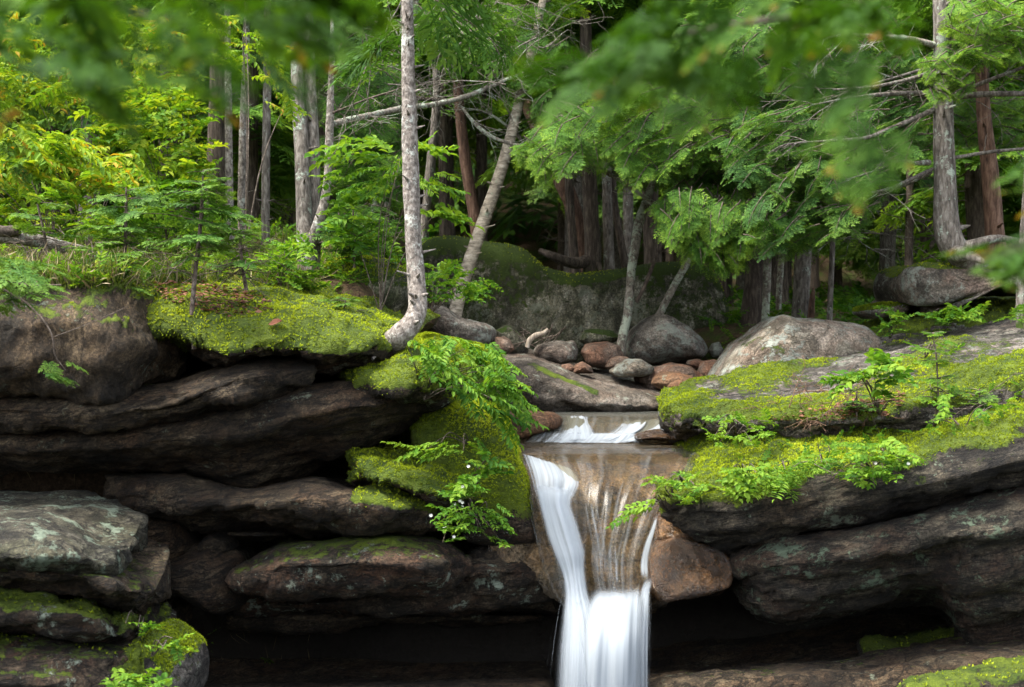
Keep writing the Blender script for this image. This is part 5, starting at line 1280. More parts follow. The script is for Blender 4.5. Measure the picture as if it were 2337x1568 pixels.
hang('', 'topmid', [
    ([(960,0),(1300,0),(1280,130),(1180,200),(1000,160)], (18, 22), 252, (0.39, 0.65), 200, 70, -18, -.05),
    ([(1000,60),(1120,50),(1130,110),(1020,130)], (16.5, 18), 49, (0.26, 0.39), 200, 60, -20, .12)], 'hemlock', parent=bpy.data.objects['red_barked_tree'])

# ------------------------------------------------------------------ the wood behind: copies of a few hemlocks
def generic(name, h, clear, nb, L, seed, leaf, bark, tint):
    g = np.random.default_rng(seed)
    t = thing(name, 'x', 'tree', (0, 0, 0))
    a = Acc(); a.tube([(0, 0, -.4), (0, 0, .1), (.05, .03, 2), (.08 * g.normal(), .05, h * .5), (0, 0, h)], [.26, .19, .165, .12, .03], 14, 40, .12, seed, 0)
    g2 = Acc()
    a.obj('trunk', M[bark], t)
    z = clear + (h - clear) * g.random(nb) ** 1.15
    O = np.stack([0 * z, 0 * z, z], -1); LL = L * (1 - .75 * (z - clear) / (h - clear)) * g.uniform(.7, 1.15, nb)
    c, w = Acc(), Acc()
    boughs(c, O, azdir(g.uniform(0, 360, nb), g.normal(-10, 9, nb)), LL, tint + g.normal(0, .1, nb), None, w, g, .016)
    for i in range(14):
        zz = g.uniform(.8, clear + 1); dead_twigs(w, (0, 0, zz), azdir(g.uniform(0, 360), g.normal(0, 10)), g.uniform(.5, 1.2), .011, g, 1)
    leaves_and_wood(c, w, 'crown', M[leaf], t)
    return t
PRO = [generic('forest_hemlock', 13, 3.4, 48, 2.4, 1, 'hemlock', 'bark_dark', .1), generic('forest_hemlock', 15, 4.2, 52, 2.6, 2, 'hemlock', 'bark_dark', .12),
       generic('forest_spruce', 12, 2.6, 46, 2.0, 3, 'hemlock_blue', 'bark_grey', .1), generic('forest_hemlock', 9, 1.0, 46, 2.1, 4, 'hemlock', 'bark_dark', .12)]
_used = [False] * 4
def put(k, x, y, rz, label, group, sc=1.0):
    z = float(ground_z(np.array([x]), np.array([y]))[0])
    if not _used[k]:
        o = PRO[k]; o.location = (x, y, z); o.rotation_euler = (0, 0, rz); o.scale = (sc,) * 3; o['label'] = label; _used[k] = True
    else: o = dup(PRO[k], (x, y, z), rz, label, sc)
    o['group'] = group
g = np.random.default_rng(12)
zones = [('left', -1, 'dark conifer standing in the shaded wood behind the yellow green shrubs', 'conifers in the wood behind the left bank'),
         ('mid', 0, 'dark conifer standing in the shaded wood behind the wall boulder', 'conifers in the wood behind the wall boulder'),
         ('right', 1, 'dark conifer standing in the shaded wood behind the perched boulder and tan boulder', 'conifers in the wood behind the right bank')]
pts = []
for i in range(900):
    y = g.uniform(22.5, 46); x = g.uniform(-.50, .50) * y
    if y < 26 and -.15 < x / y < .12: continue
    if all((x - a) ** 2 + (y - b) ** 2 > (1.5 + .03 * y) ** 2 for a, b in pts): pts.append((x, y))
pts = pts[:100]
for x, y in pts:
    zn = 0 if x / y < -.09 else 1 if x / y < .13 else 2
    k = int(g.choice([0, 1, 2, 3], p=[.34, .34, .2, .12])) if zn == 1 else int(g.integers(0, 4))
    put(k, x, y, g.uniform(0, 6.28), zones[zn][2], zones[zn][3], g.uniform(.85, 1.15))
# the far hillside, one mass of trees
a = Acc(); n = 5200
yy = g.uniform(47, 130, n); xx = g.uniform(-.55, .55, n) * yy
zz = ground_z(xx, yy) + g.uniform(0, 7, n)
dr = azdir(g.uniform(100, 260, n), g.normal(-15, 15, n))
q, tt = FR[0]
X, Y, Z = frames(dr, g.normal(0, .3, n))
a.quads(place(q, np.stack([xx, yy, zz], -1), X, Y, Z, g.uniform(2.4, 4.5, n)).reshape(-1, 4, 3), np.clip(np.tile(tt, n) + np.repeat(g.normal(-.1, .15, n), len(tt)), 0, 1))
tag(a.obj('far_wood', M['hemlock']), 'far wooded slope seen through the gaps between the trunks', 'forest', kind='stuff')

# ------------------------------------------------------------------ shrubs, saplings and small plants
def plant(name, label, cat, base, specs, mat, stem_mat='twig', nst=6, wr=.006, group=None, flowers=0, seed=0):
    """specs: (poly, (D0, D1), count, (L0, L1), protos, az, azs, el, tint)"""
    g = np.random.default_rng(seed + 900)
    h = on_rock(*base)
    B = h[0] if h is not None else W(*base)
    t = thing(name, label, cat, B, group)
    a, s = Acc(), Acc()
    tips = []
    for k, (poly, D, n, L, pr, az, azs, el, tint) in enumerate(specs):
        q = inpoly(poly, n, g); dd = g.uniform(D[0], D[1], n)
        O = np.array([W(x, y, d) for (x, y), d in zip(q, dd)])
        dr = azdir(g.normal(az, azs, n), g.normal(el, 18, n)); LL = g.uniform(L[0], L[1], n)
        O = O - dr * LL[:, None] * .5
        boughs(a, O, dr, LL, tint + g.normal(0, .14, n), pr, None, g)
        tips += list(O[g.permutation(n)[:max(1, nst // len(specs))]])
    for p in tips:
        m = (B + p) / 2 + np.array([g.normal(0, .03), g.normal(0, .03), .12 * np.linalg.norm(p - B)])
        s.tube([B - np.array([0, 0, .03]), m, p], [wr, wr * .7, wr * .4], 5, 10)
    if flowers:
        f = Acc()
        for i in range(flowers):
            c = tips[i % len(tips)] + g.normal(0, .05, 3) + np.array([0, -.06, .03])
            for j in range(9):
                an = j / 9 * 6.283; d = np.array([math.cos(an), -.35, math.sin(an) * .8]); d /= np.linalg.norm(d)
                f.quads(kite(c[None], d[None], np.cross(d, [0, 1, 0])[None], np.array([[0, -1.0, 0]]), np.array([.017]), np.array([.006])), .5)
        f.obj('flower', M['petal'], t)
    a.obj('leaves', M[mat], t)
    s.obj('stem', M[stem_mat], t)
    return t
t_ = NT('petal'); M['petal'] = t_.done(t_.principled((.75, .74, .68), .6, .2))
plant('shrub', 'yellow green shrub with arching rows of leaflets at the left edge, some leaves orange', 'shrub', (120,560,13.5), [
    ([(-60,300),(60,290),(150,300),(330,350),(345,400),(250,430),(120,410),(-60,440)], (13, 14.6), 95, (.40, .70), SP, 120, 70, -8, .2)], 'yellowleaf', nst=10, seed=1)
plant('shrub', 'dense dark glossy shrub in the middle of the left thicket', 'shrub', (380,540,15.5), [
    ([(200,190),(400,170),(470,250),(485,400),(330,440),(240,350)], (14.6, 16.8), 230, (.25, .5), SPN, 180, 80, 0, .2)], 'broadleaf', nst=10, seed=2)
plant('shrub', 'tall light green bush filling the upper left corner', 'shrub', (200,560,17), [
    ([(-60,40),(300,20),(460,90),(450,210),(200,240),(-60,320)], (15.5, 18.5), 260, (.35, .65), SP, 180, 80, -5, .15)], 'yellowleaf', nst=12, seed=3)
plant('sapling', 'spindly sapling with yellowish leaf sprays before the three slim trunks', 'sapling', (560,560,13.8), [
    ([(545,60),(680,80),(690,150),(600,180),(560,150)], (13.4, 14), 14, (.28, .45), SP, 110, 60, -15, .15),
    ([(560,170),(690,200),(690,260),(600,230)], (13.4, 14), 7, (.25, .4), SP, 110, 50, -20, .25),
    ([(470,20),(560,30),(560,160),(500,150)], (14, 16), 16, (.3, .5), SP, 150, 60, -15, .1)], 'yellowleaf', nst=5, wr=.010, seed=4)
plant('shrub', 'low tangled brush with fresh leaves along the left edge, under the yellow green shrub', 'shrub', (80,600,13.2), [
    ([(-60,420),(210,420),(260,520),(160,560),(-60,560)], (12.8, 15.5), 120, (.2, .42), SPN, 180, 80, 8, .15)], 'broadleaf', nst=14, seed=5)
plant('shrub', 'dark leafy brush in the shade below the dense glossy shrub', 'shrub', (420,560,15), [
    ([(240,420),(480,400),(520,540),(300,540)], (14.2, 17), 130, (.22, .45), SPN, 180, 80, 8, -.2)], 'broadleaf', nst=10, seed=6)
plant('shrub', 'bright leafy seedlings crowding the foot of the double trunk', 'shrub', (640,650,13.4), [
    ([(570,560),(700,530),(735,600),(735,660),(660,665),(565,620)], (12.9, 13.8), 75, (.18, .34), SPN, 180, 80, 10, .15)], 'freshleaf', nst=12, seed=7)
plant('sapling', 'slender understory sapling with pale flat leaf sprays behind the curved trunk', 'sapling', (867,708,13.8), [
    ([(740,325),(920,312),(920,352),(760,368)], (13.2, 14), 12, (.3, .5), SPB, 250, 40, -2, .2),
    ([(952,312),(1010,322),(1005,350),(955,352)], (13.4, 14), 6, (.25, .4), SPB, 95, 30, -5, .2),
    ([(750,400),(910,365),(915,425),(760,445)], (13.4, 14.4), 16, (.28, .45), SP, 230, 60, -5, .1),
    ([(952,385),(1035,395),(1030,422),(955,422)], (13.4, 14), 7, (.3, .45), SP, 95, 30, -8, .2),
    ([(955,466),(1045,478),(1045,508),(960,502)], (13.4, 14), 9, (.25, .45), SPB, 95, 35, -12, .2),
    ([(740,440),(835,440),(835,560),(750,560)], (13.4, 14.2), 24, (.22, .4), SPB, 200, 60, 0, .1),
    ([(760,500),(910,470),(910,590),(800,600)], (13.8, 15), 26, (.25, .45), SPN, 200, 70, 0, -.05)], 'freshleaf', nst=9, wr=.006, seed=8)
plant('shrub', 'leafy shrub between the curved trunk and the leaning birch', 'shrub', (985,710,14.6), [
    ([(958,585),(1050,600),(1060,665),(975,690)], (13.8, 15), 26, (.2, .34), SPN, 120, 60, 5, .1),
    ([(1000,650),(1120,622),(1130,655),(1050,705)], (14.5, 15.5), 22, (.2, .36), SPN, 100, 60, 0, .05)], 'freshleaf', nst=12, seed=9)
plant('shrub', 'arching shrub of drooping compound leaves hanging over the bank left of the small cascade', 'shrub', (968,905,12), [
    ([(945,785),(1035,775),(1140,790),(1190,855),(1195,935),(1165,985),(1100,935),(1030,880),(960,830)], (10.9, 11.7), 78, (.24, .42), SP, 110, 55, -18, .1)], 'freshleaf', nst=16, seed=10)
plant('plant', 'single flat spray of light leaves over the mossy wedge block', 'plant', (1075,1010,11.6), [
    ([(890,1010),(1000,1000),(1080,1004),(1010,1035)], (11.0, 11.3), 8, (.25, .36), SP, 262, 18, -4, .3)], 'freshleaf', nst=4, seed=11)
plant('plant', 'dark leaved sprig climbing the upright mossy rock', 'plant', (1080,1110,11.4), [
    ([(1060,990),(1140,990),(1150,1070),(1090,1090)], (11.0, 11.35), 14, (.15, .26), SPB, 150, 60, 5, .0)], 'freshleaf', nst=6, seed=12)
plant('flowering_plant', 'leafy plant with small white star flowers at the end of the mossy slabs', 'plant', (1045,1190,11.3), [
    ([(1005,1120),(1075,1070),(1100,1130),(1080,1190),(1040,1245),(1000,1180)], (10.7, 11.1), 40, (.14, .24), SPB, 170, 70, 5, .1)], 'freshleaf', nst=10, flowers=12, seed=13)
plant('plant', 'trailing leafy twig drooping right of the white star flowers', 'plant', (1075,1180,11.3), [
    ([(1090,1160),(1150,1150),(1172,1235),(1110,1245)], (10.8, 11.1), 16, (.14, .24), SPN, 110, 40, -15, .1)], 'freshleaf', nst=6, seed=14)
plant('plant', 'light green leafy twig reaching over the brown water slide', 'plant', (1520,1155,11.6), [
    ([(1395,1195),(1425,1155),(1488,1140),(1480,1165),(1420,1205)], (11.0, 11.3), 8, (.14, .24), SPB, 265, 25, -15, .25)], 'freshleaf', nst=4, seed=15)
plant('plant', 'small bright twig above the twig that reaches over the slide', 'plant', (1535,1130,11.6), [
    ([(1475,1068),(1520,1075),(1532,1105),(1500,1110)], (11.1, 11.4), 6, (.12, .2), SPB, 265, 25, -5, .35)], 'freshleaf', nst=3, seed=16)
plant('plant', 'heart leaved seedlings at the mossy left tip of the right bank', 'plant', (1560,1090,11.5), [
    ([(1525,1090),(1600,1050),(1615,1120),(1585,1150),(1530,1140)], (10.9, 11.3), 20, (.10, .2), SPB, 180, 70, 10, .15)], 'freshleaf', nst=8, seed=17)
plant('plant', 'airy yellow green seedlings on the moss left of the twig heap', 'plant', (1680,985,12), [
    ([(1600,960),(1700,925),(1770,940),(1760,1010),(1640,1020)], (11.4, 12.2), 30, (.12, .24), SPN, 180, 80, 15, .3)], 'freshleaf', nst=12, seed=18)
plant('plant', 'yellowish leafy clump hanging over the rock edge, left end of the row', 'plant', (1700,1085,11.3), [
    ([(1635,1090),(1700,1050),(1760,1050),(1745,1110),(1660,1125)], (10.7, 11.1), 30, (.14, .24), SPB, 190, 60, 0, .3)], 'freshleaf', nst=10, seed=19)
plant('fern', 'lacy pale fern fronds hanging over the rock edge', 'fern', (1790,1075,11.3), [
    ([(1715,1110),(1760,1055),(1850,1035),(1880,1060),(1800,1110),(1730,1125)], (10.6, 11.1), 34, (.18, .34), SPF, 190, 60, 0, .25)], 'freshleaf', nst=6, seed=20)
plant('plant', 'broad leaved clump with pointed leaves hanging over the rock edge, right end of the row', 'plant', (1990,1060,11.2), [
    ([(1910,1080),(1950,1020),(2050,1000),(2090,1040),(2050,1090),(1950,1110)], (10.5, 11.0), 48, (.14, .26), SPB, 185, 65, 5, .15)], 'freshleaf', nst=14, flowers=3, seed=21)
plant('fern', 'scattered fern tips between the two leafy clumps on the rock edge', 'fern', (1880,1050,11.3), [
    ([(1850,1060),(1890,1010),(1950,1000),(1940,1060),(1880,1085)], (10.8, 11.3), 16, (.14, .26), SPF, 180, 70, 10, .15)], 'freshleaf', nst=5, seed=22)
plant('sapling', 'big leaved seedling standing on the moss in the middle of the right bank', 'sapling', (2005,940,11.9), [
    ([(1960,830),(2000,800),(2070,825),(2060,870),(2020,910),(1950,880)], (11.3, 11.8), 20, (.2, .32), SPB, 180, 80, 5, .1),
    ([(1885,855),(1950,850),(1960,880),(1900,890)], (11.3, 11.6), 7, (.18, .28), SPB, 265, 30, -5, .15)], 'freshleaf', nst=10, seed=23)
plant('plant', 'small seedling with pale leaves right of the big leaved seedling', 'plant', (2130,965,11.7), [
    ([(2110,910),(2160,905),(2165,945),(2120,950)], (11.2, 11.5), 8, (.12, .2), SPB, 180, 80, 5, .2)], 'freshleaf', nst=5, seed=24)
plant('plant', 'lush low plants on the shelf in front of the perched boulder', 'plant', (2180,725,15), [
    ([(2120,720),(2170,695),(2235,705),(2230,730),(2150,735)], (14.6, 15.1), 24, (.2, .32), SPB, 180, 80, 10, .05)], 'freshleaf', nst=8, seed=25)
plant('plant', 'thin shrublet on the ledge just left of the perched boulder', 'plant', (2030,770,15), [
    ([(1990,735),(2020,700),(2070,715),(2060,760),(2000,765)], (14.6, 15), 16, (.16, .28), SPN, 180, 80, 15, .0)], 'freshleaf', nst=8, seed=26)
plant('fern', 'little fern at the foot of the mossy trunk on the right edge', 'fern', (2325,735,14.4), [
    ([(2285,720),(2337,690),(2350,720),(2310,740)], (14, 14.4), 10, (.2, .32), SPF, 200, 60, 15, .1)], 'freshleaf', nst=3, seed=27)
plant('plant', 'spray of rounded light leaves at the bottom edge in the left corner', 'plant', (300,1600,9), [
    ([(240,1545),(320,1520),(390,1535),(410,1600),(260,1600)], (8.5, 8.9), 26, (.16, .26), SPB, 180, 70, 10, .25)], 'freshleaf', nst=8, seed=28)
plant('plant', 'sprig poking right from the mossy stone in the left corner', 'plant', (345,1490,9.2), [
    ([(345,1470),(410,1455),(415,1475),(360,1490)], (8.9, 9.1), 5, (.14, .22), SPN, 95, 30, 5, .25)], 'freshleaf', nst=3, seed=29)
plant('plant', 'tiny sprig between the stacked slabs in the left corner', 'plant', (320,1440,9.3), [
    ([(300,1410),(350,1400),(360,1425),(325,1440)], (9, 9.2), 5, (.10, .18), SPN, 95, 50, 15, .1)], 'freshleaf', nst=3, seed=30)
for lab, pl, D, n, base in (('hobble of seedlings along the mossy front of the middle ledge, right side', [(2100,960),(2337,900),(2337,960),(2150,1000)], (11.2, 12), 14, (2200,975,11.8)),
                            ('few seedlings on the thin mossed whaleback, right of its centre', [(2060,800),(2160,760),(2180,800),(2090,830)], (12.6, 13.4), 8, (2110,815,13))):
    plant('plant', lab, 'plant', base, [(pl, D, n, (.10, .2), SPB, 180, 80, 15, .1)], 'freshleaf', nst=6, seed=n + 70)

def sapling(label, pts, whorls, D, tint=0.0, seed=0, mat='spruce', protos=None, wt=10):
    """pts: trunk (px, py, width); whorls: (py, half width px, boughs)"""
    g = np.random.default_rng(seed + 400)
    t = thing('spruce_sapling', label, 'sapling', W(pts[0][0], pts[0][1], D))
    P = np.array(pts, float)
    trunk_mesh([(a, b, D, w) for a, b, w in pts], M['twig'], t, 10, 1.1, .1, seed, 0)
    a, w = Acc(), Acc()
    for py, hw, nb in whorls:
        nb = max(3, int(nb * .7)); tint_ = tint + .12
        px = np.interp(-py, -P[:, 1], P[:, 0]); c = W(px, py, D)
        az = np.arange(nb) * 360 / nb + g.uniform(0, 360) + g.normal(0, 12, nb)
        L = hw / FPX * D * g.uniform(.7, 1.15, nb)
        boughs(a, np.tile(c, (nb, 1)) + g.normal(0, .02, (nb, 3)), azdir(az, g.normal(4, 9, nb)), L, tint_ + g.normal(0, .12, nb), protos or BOS, w, g, .005)
    for i in range(wt):
        py = P[-1, 1] + (P[0, 1] - P[-1, 1]) * g.uniform(.4, .92); px = np.interp(-py, -P[:, 1], P[:, 0])
        dead_twigs(w, W(px, py, D), azdir(g.uniform(0, 360), g.normal(5, 12)), g.uniform(.2, .55), .005, g, 1)
    leaves_and_wood(a, w, 'crown', M[mat], t)
sapling('young spruce with a thin bent dark stem growing from the moss crowned ledge', [(442,772,11),(438,720,11),(442,660,11),(448,600,10),(456,530,9),(460,470,8),(463,400,4)],
        [(392,40,4),(412,70,5),(436,100,6),(470,130,6),(505,120,5),(545,150,6),(585,110,5)], 11.3, .05, 1)
sapling('young spruce with flat grassy green boughs left of the bent stemmed one', [(283,655,9),(285,590,9),(287,520,8),(288,460,6),(288,428,4)],
        [(432,60,5),(452,90,6),(485,120,7),(520,130,7),(560,110,6)], 12.6, .0, 2)
sapling('dead looking young spruce with sparse needles, right of the bent stemmed one', [(560,650,9),(552,600,8),(548,540,7),(545,500,4)],
        [(505,60,4),(535,80,5),(570,100,5),(600,90,4)], 12.2, .12, 3, wt=26)
sapling('bushy young spruce drooping over the top of the brown block at left', [(235,660,10),(225,620,9),(215,585,7),(210,560,4)],
        [(565,70,5),(590,110,7),(615,130,8),(640,120,8)], 11.7, .12, 4)
sapling('thin young spruce with bare lower stems at the far left', [(115,650,8),(108,580,8),(98,520,7),(85,465,4)],
        [(468,70,5),(495,90,5),(530,80,4)], 12.0, .15, 5, wt=22)
sapling('little spruce in the shade between the double trunk and the curved trunk', [(808,600,6),(807,550,6),(806,500,5),(806,470,3)],
        [(476,40,5),(500,70,6),(530,90,7),(565,90,7)], 14.6, .0, 6)
sapling('tiny spruce with a dead side twig on the lichen rock beside the curved trunk', [(772,745,5),(780,720,5),(786,700,4),(790,680,3)],
        [(683,45,5),(697,55,6)], 12.1, .12, 7)
sapling('thin feathery seedling standing on the moss at the right of the right bank', [(2142,935,5),(2140,870,4),(2135,800,4),(2128,765,2)],
        [(768,34,4),(795,45,4),(830,40,4),(865,46,4),(900,50,5)], 11.9, .05, 8, 'hemlock', BO, 4)
sapling('dark little spruce rooted among the twig heap of the right bank', [(1955,945,5),(1955,920,4),(1955,890,3)], [(895,40,5),(915,55,6),(932,55,6)], 12.0, -.05, 9, wt=4)
sapling('short spruce seedlings on the bright moss near the right edge', [(2235,945,5),(2235,915,4),(2236,885,3)], [(892,34,5),(912,46,6),(930,50,6)], 11.8, .15, 10, wt=3)

# branches that come in from trees beside and above the camera
def overhang(label, specs, limbs, mat, seed, D, protos):
    g = np.random.default_rng(seed)
    t = thing('overhanging_branch', label, 'branch', W(*limbs[0][0][:3]))
    a, w = Acc(), Acc()
    for pp in limbs: limb(w, pp, 7, .1)
    for poly, n, L, az, azs, el, tint, Dr in specs:
        fill(a, poly, Dr, n, L, az, azs, el, tint, protos, None, seed + n)
    leaves_and_wood(a, w, 'foliage', M[mat], t)
overhang('blurred leafy branch close to the camera across the top left', [
    ([(-150,-80),(450,-80),(330,120),(200,170),(120,260),(-150,270)], 31, (0.145, 0.270), 100, 60, -20, 0, (1.96, 2.72)),
    ([(380,-100),(860,-100),(850,90),(780,150),(640,110),(480,140),(400,60)], 31, (0.131, 0.230), 110, 60, -25, .05, (1.96, 2.72)),
    ([(250,100),(430,120),(470,200),(330,290),(200,240)], 7, (0.116, 0.189), 110, 50, -25, 0, (2.16, 2.72)),
    ([(560,120),(800,100),(860,180),(760,200),(640,230)], 6, (0.102, 0.162), 110, 50, -35, -.05, (2.16, 2.72))],
    [[(-420,-500,2.2,60),(-100,-160,2.2,26),(200,-10,2.2,16),(420,60,2.2,8)], [(100,-600,2.3,50),(500,-180,2.25,22),(760,-20,2.2,12),(840,60,2.2,6)]], 'fore', 5, 1.2, SPF + FRONDS)
overhang('blurred hemlock branch close to the camera across the top right', [
    ([(1350,40),(1500,-60),(1900,-90),(2100,-90),(2080,20),(2000,90),(1900,140),(1700,190),(1480,170),(1380,130)], 20, (0.124, 0.230), 255, 45, -22, 0, (2.11, 2.94)),
    ([(1200,130),(1350,60),(1400,130),(1260,190)], 2, (0.112, 0.173), 265, 25, -12, 0, (2.29, 2.77)),
    ([(1740,160),(1960,130),(2010,180),(1980,280),(1900,280),(1760,250)], 3, (0.112, 0.196), 240, 60, -40, 0, (2.11, 2.77)),
    ([(1870,290),(1990,270),(2000,360),(1940,390)], 2, (0.099, 0.150), 240, 60, -50, 0, (2.11, 2.60))],
    [[(2700,-500,3.17,60),(2337,-150,3.05,28),(1950,10,2.92,18),(1600,70,2.86,12),(1350,130,2.86,5)]], 'fore', 6, 1.3, FRX2)
overhang('small blurred hemlock spray entering from the right edge', [
    ([(2190,560),(2337,530),(2400,560),(2400,650),(2260,630)], 14, (0.131, 0.203), 260, 30, -10, .05, (2.62, 3.13)),
    ([(2310,380),(2400,360),(2400,460),(2330,450)], 4, (0.102, 0.149), 260, 30, -10, .1, (2.62, 3.13))],
    [[(4600,-500,3.2,60),(3000,300,3.2,34),(2450,520,1.8,16),(2300,580,1.75,8),(2210,600,1.7,3)]], 'fore', 7, 1.7, FRONDS)
overhang('hemlock spray reaching in from the left edge above the brown block', [
    ([(-80,580),(60,570),(150,620),(110,690),(0,720),(-80,720)], 26, (.22, .40), 95, 45, -8, .25, (9.0, 9.8)),
    ([(110,830),(190,820),(180,870),(130,870)], 4, (.16, .24), 95, 40, -20, .25, (9.2, 9.4))],
    [[(-400,520,9.6,22),(-60,610,9.4,10),(60,650,9.4,6),(140,650,9.4,3)], [(0,655,9.4,5),(70,700,9.35,4),(120,770,9.3,4),(125,810,9.3,3),(150,845,9.3,2)], [(120,770,9.3,3),(200,740,9.3,2),(290,700,9.3,1.5)]], 'spruce', 8, 9.4, BOS)

# ------------------------------------------------------------------ litter, logs, ground cover
g = np.random.default_rng(77)
def scatter_leaves(name, label, poly, D, n, size, mat, kind='stuff', lift=(0, .03)):
    q = inpoly(poly, n, g)
    P = []
    for x, y in q:
        k = (y - min(p[1] for p in poly)) / (max(p[1] for p in poly) - min(p[1] for p in poly))
        P.append(W(x, y, D[0] + (D[1] - D[0]) * k))
    for i, (x, y) in enumerate(q):
        h = on_rock(x, y)
        if h is not None: P[i] = h[0]
    P = np.array(P); P[:, 2] += g.uniform(*lift, n) + .012
    d = azdir(g.uniform(0, 360, n), g.normal(0, 9, n)); up = unit(g.normal(0, .2, (n, 3)) + np.array([0, -.3, 1]))
    s = unit(np.cross(d, up)); l = g.uniform(.6, 1.4, n) * size
    a = Acc(); a.quads(kite(P, d, s, np.cross(s, d), l, l * .6, .15), g.random(n))
    tag(a.obj(name, M[mat]), label, 'leaf litter', kind=kind)
scatter_leaves('leaf_litter', 'brown fallen leaves and needles on top of the moss crowned ledge', [(335,645),(430,642),(520,655),(610,680),(620,712),(540,728),(430,705),(380,695)], (12.75, 11.95), 420, .05, 'litter', lift=(0, .012))
scatter_leaves('leaf_litter', 'russet leaf litter in the hollow of the right bank', [(1760,960),(1900,930),(2060,900),(2060,930),(1900,975),(1780,985)], (12.25, 12.0), 260, .05, 'litter')
a = Acc()
for i in range(34):
    x, y = inpoly([(1760,930),(1840,880),(1960,880),(2000,930),(1900,965),(1790,975)], 1, g)[0]
    h = on_rock(x, y + 8)
    dead_twigs(a, h[0] if h is not None else W(x, y + 10, 12), unit(np.array([g.normal(0, 1), g.normal(0, .5), abs(g.normal(.25, .3))])), g.uniform(.2, .45), .005, g, 2)
tag(a.obj('twig_heap', M['twig_brown']), 'heap of brown dead twigs in the hollow of the right bank', 'dead twigs', kind='stuff')
def fallen_leaf(label, px, py, D, l, rot, tint):
    d = azdir(np.array([rot]), np.array([12.0])); up = unit(np.array([[.2, -.7, .8]])); s = unit(np.cross(d, up)); nn = np.cross(s, d)
    h = on_rock(px, py)
    c = (h[0] + np.array([0, 0, .025]) if h is not None else W(px, py, D))[None]; w = l * .6; Q = []
    for k in (1, -1):
        m1 = c + d * l * .35 + s * k * w * .5 + nn * .012; m2 = c + d * l * .7 + s * k * w * .42 + nn * .016
        Q.append(np.stack([c, m1, m2, c + d * l * .6], 1)[0]); Q.append(np.stack([c + d * l * .6, m2, c + d * l + nn * .01, c + d * l * .97], 1)[0])
    a = Acc(); a.quads(Q, tint); tag(a.obj('fallen_leaf', M['litter']), label, 'leaf')
fallen_leaf('single maroon fallen leaf on the bright moss of the left ledge', 612, 748, 11.15, .12, 100, .55)
fallen_leaf('red fallen leaf below the twig heap on the right bank', 1915, 975, 11.75, .11, 80, .5)
fallen_leaf('orange fallen leaf at the foot of the dark little spruce', 2010, 955, 11.7, .09, 70, .75)
fallen_leaf('dark red fallen leaf upright on the moss near the right edge', 2288, 905, 11.7, .10, 10, .4)
lg = thing('log', 'mossy rotten log lying at the far left behind the brown block', 'log', W(120, 560, 12.4))
a = Acc(); limb(a, [(-80,540,12.2,34),(60,545,12.3,32),(130,560,12.4,28),(220,580,12.5,22),(280,600,12.5,14)], 14, .2, n=40, T=.6); a.obj('stem', M['bark_grey'], lg)
lg = thing('log', 'short charred looking log end on top of the rotten log, far left edge', 'log', W(20, 530, 12.3))
a = Acc(); limb(a, [(-60,522,12.2,26),(10,528,12.2,26),(45,526,12.2,22)], 14, .25, n=20); a.obj('stem', M['bark_dark'], lg)
dw = thing('driftwood', 'pale bare driftwood stick jammed between the boulders', 'driftwood', W(1215, 780, 16.1))
a = Acc(); limb(a, [(1203,793,16.6,11),(1210,775,16.6,13),(1222,766,16.6,13),(1240,760,16.6,11),(1251,751,16.6,8)], 10, .2, n=30); a.obj('stem', M['driftwood'], dw)
dw = thing('driftwood', 'flat flood debris of sticks behind the pale driftwood stick', 'driftwood', W(1200, 770, 16.6))
a = Acc()
for i in range(18):
    x, y = inpoly([(1185,752),(1260,755),(1265,785),(1200,790)], 1, g)[0]
    c = W(x, y, g.uniform(16.7, 17.2)); d = azdir(g.normal(90, 40), g.normal(5, 25)) * g.uniform(.05, .22)
    a.tube([c - d, c + g.normal(0, .02, 3), c + d], .007, 4, 5)
a.obj('stem', M['twig'], dw)
# ground cover of the left bank and between the stones
def cover(name, label, n, xr, yr, mat, protos, L, seed, el=35, tint=0.0, lift=0.0):
    gg = np.random.default_rng(seed)
    x = gg.uniform(xr[0], xr[1], n); y = gg.uniform(yr[0], yr[1], n)
    O = np.stack([x, y, ground_z(x, y) + lift * gg.random(n)], -1)
    a = Acc(); boughs(a, O, azdir(gg.uniform(0, 360, n), gg.normal(el, 18, n)), gg.uniform(L[0], L[1], n), tint + .25 * fbm(O, .8, 2, 3) + gg.normal(0, .1, n), protos, None, gg)
    tag(a.obj(name, M[mat]), label, 'ground cover', kind='stuff')
cover('undergrowth', 'knee high leafy undergrowth covering the left bank', 1500, (-5.6, -1.5), (12.6, 20), 'broadleaf', SPN + SPF, (.14, .36), 31, 35, .02)
cover('undergrowth', 'dim ferns and seedlings on the forest floor behind the boulders', 900, (-8, 12), (20.5, 34), 'broadleaf', SPF + SPN, (.3, .7), 32, 30, -.25)
cover('undergrowth', 'low plants on the forest floor behind the tan boulder', 500, (2.6, 8), (16.5, 22), 'broadleaf', SPF + SPN, (.2, .42), 33, 30, -.15)
a = Acc(); gg = np.random.default_rng(41)
n = 5200; x = gg.uniform(-5.4, -1.9, n); y = gg.uniform(12.3, 18, n); O = np.stack([x, y, ground_z(x, y)], -1)
d = azdir(gg.uniform(0, 360, n), gg.normal(55, 22, n)); s = unit(np.cross(d, gg.normal(0, 1, (n, 3)))); l = gg.uniform(.08, .38, n)
a.quads(kite(O, d, s, np.cross(s, d), l, .006 + .004 * gg.random(n), .1), gg.random(n))
tag(a.obj('dry_grass', M['straw']), 'dry straw coloured stalks and fine twigs among the undergrowth of the left bank', 'dry grass', kind='stuff')

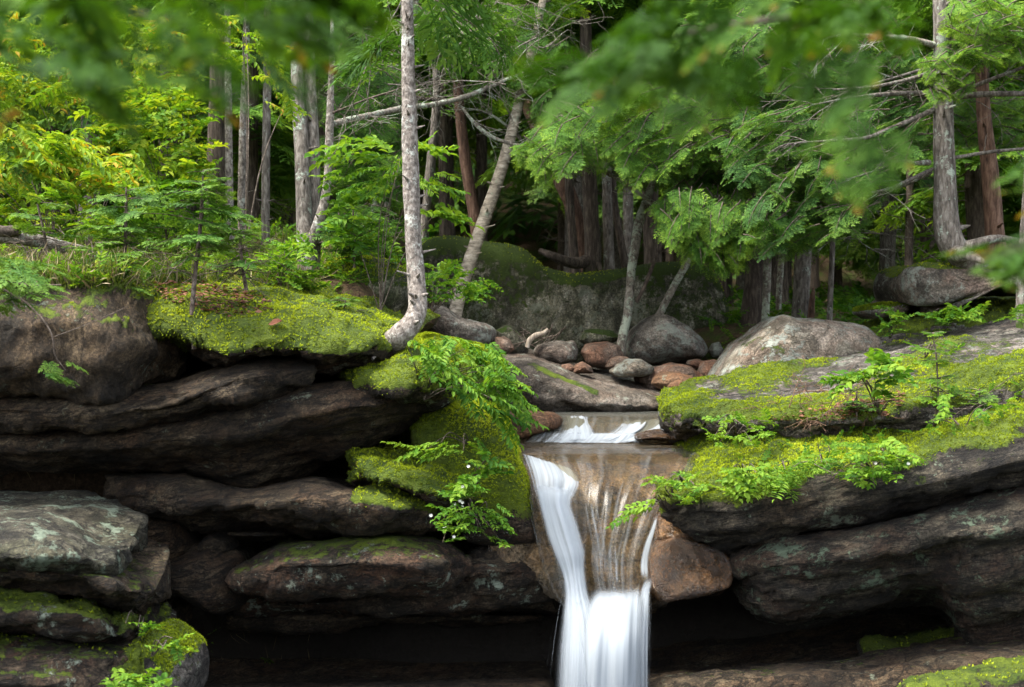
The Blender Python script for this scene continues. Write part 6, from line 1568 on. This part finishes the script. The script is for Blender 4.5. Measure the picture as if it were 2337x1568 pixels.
def brush(name, label, poly, n, mat, protos, L, seed, el=40, tint=0.0, stalks=0):
    """low growth rooted on whatever rock or ground carries it"""
    gg = np.random.default_rng(seed)
    O = [h[0] for h in (on_rock(x, y) for x, y in inpoly(poly, n, gg)) if h is not None and h[0][1] < 22 and h[1][2] > .2 or h is not None and h[1][2] < -.2]
    O = np.array(O); O = O[O[:, 1] < 22]; m = len(O)
    if stalks:
        d = azdir(gg.uniform(0, 360, m), gg.normal(58, 20, m)); s = unit(np.cross(d, gg.normal(0, 1, (m, 3)))); l = gg.uniform(L[0], L[1], m)
        a = Acc(); w = .005 + .004 * gg.random(m)
        b = O + d * l[:, None] * .6; e = unit(d + gg.normal(0, .35, (m, 3)) - np.array([0, 0, .25]))
        T = gg.random(m)
        a.quads(np.stack([O - s * w[:, None], O + s * w[:, None], b + s * w[:, None] * .7, b - s * w[:, None] * .7], 1), T)
        a.quads(kite(b, e, s, np.cross(s, e), l * .5, w * 1.6, .05), T)
    else:
        a = Acc(); boughs(a, O, azdir(gg.uniform(0, 360, m), gg.normal(el, 18, m)), gg.uniform(L[0], L[1], m), tint + .25 * fbm(O, .8, 2, 3) + gg.normal(0, .12, m), protos, None, gg)
    tag(a.obj(name, M[mat]), label, 'ground cover', kind='stuff')
PB = [(-60, 545), (120, 540), (320, 560), (560, 560), (730, 590), (720, 668), (600, 650), (430, 645), (330, 655), (160, 660), (-60, 655)]
brush('undergrowth', 'tangle of small leafy seedlings along the top of the left cliff', PB, 520, 'broadleaf', SPN + SPF, (.10, .24), 51, 42, .08)
brush('grass', 'fine green grass blades and stems along the top of the left cliff', PB, 4200, 'grass', None, (.06, .22), 52, stalks=1)
brush('dry_grass', 'fine dry stalks along the top of the left cliff', PB, 1300, 'straw', None, (.08, .28), 53, stalks=1)
brush('undergrowth', 'small seedlings and ferns among the moss of the middle right ledge', [(1640, 1000), (1760, 960), (2000, 960), (2337, 850), (2337, 960), (2100, 1020), (1900, 1060), (1700, 1080)], 120, 'freshleaf', SPB + SPF, (.06, .14), 54, 40, .1)
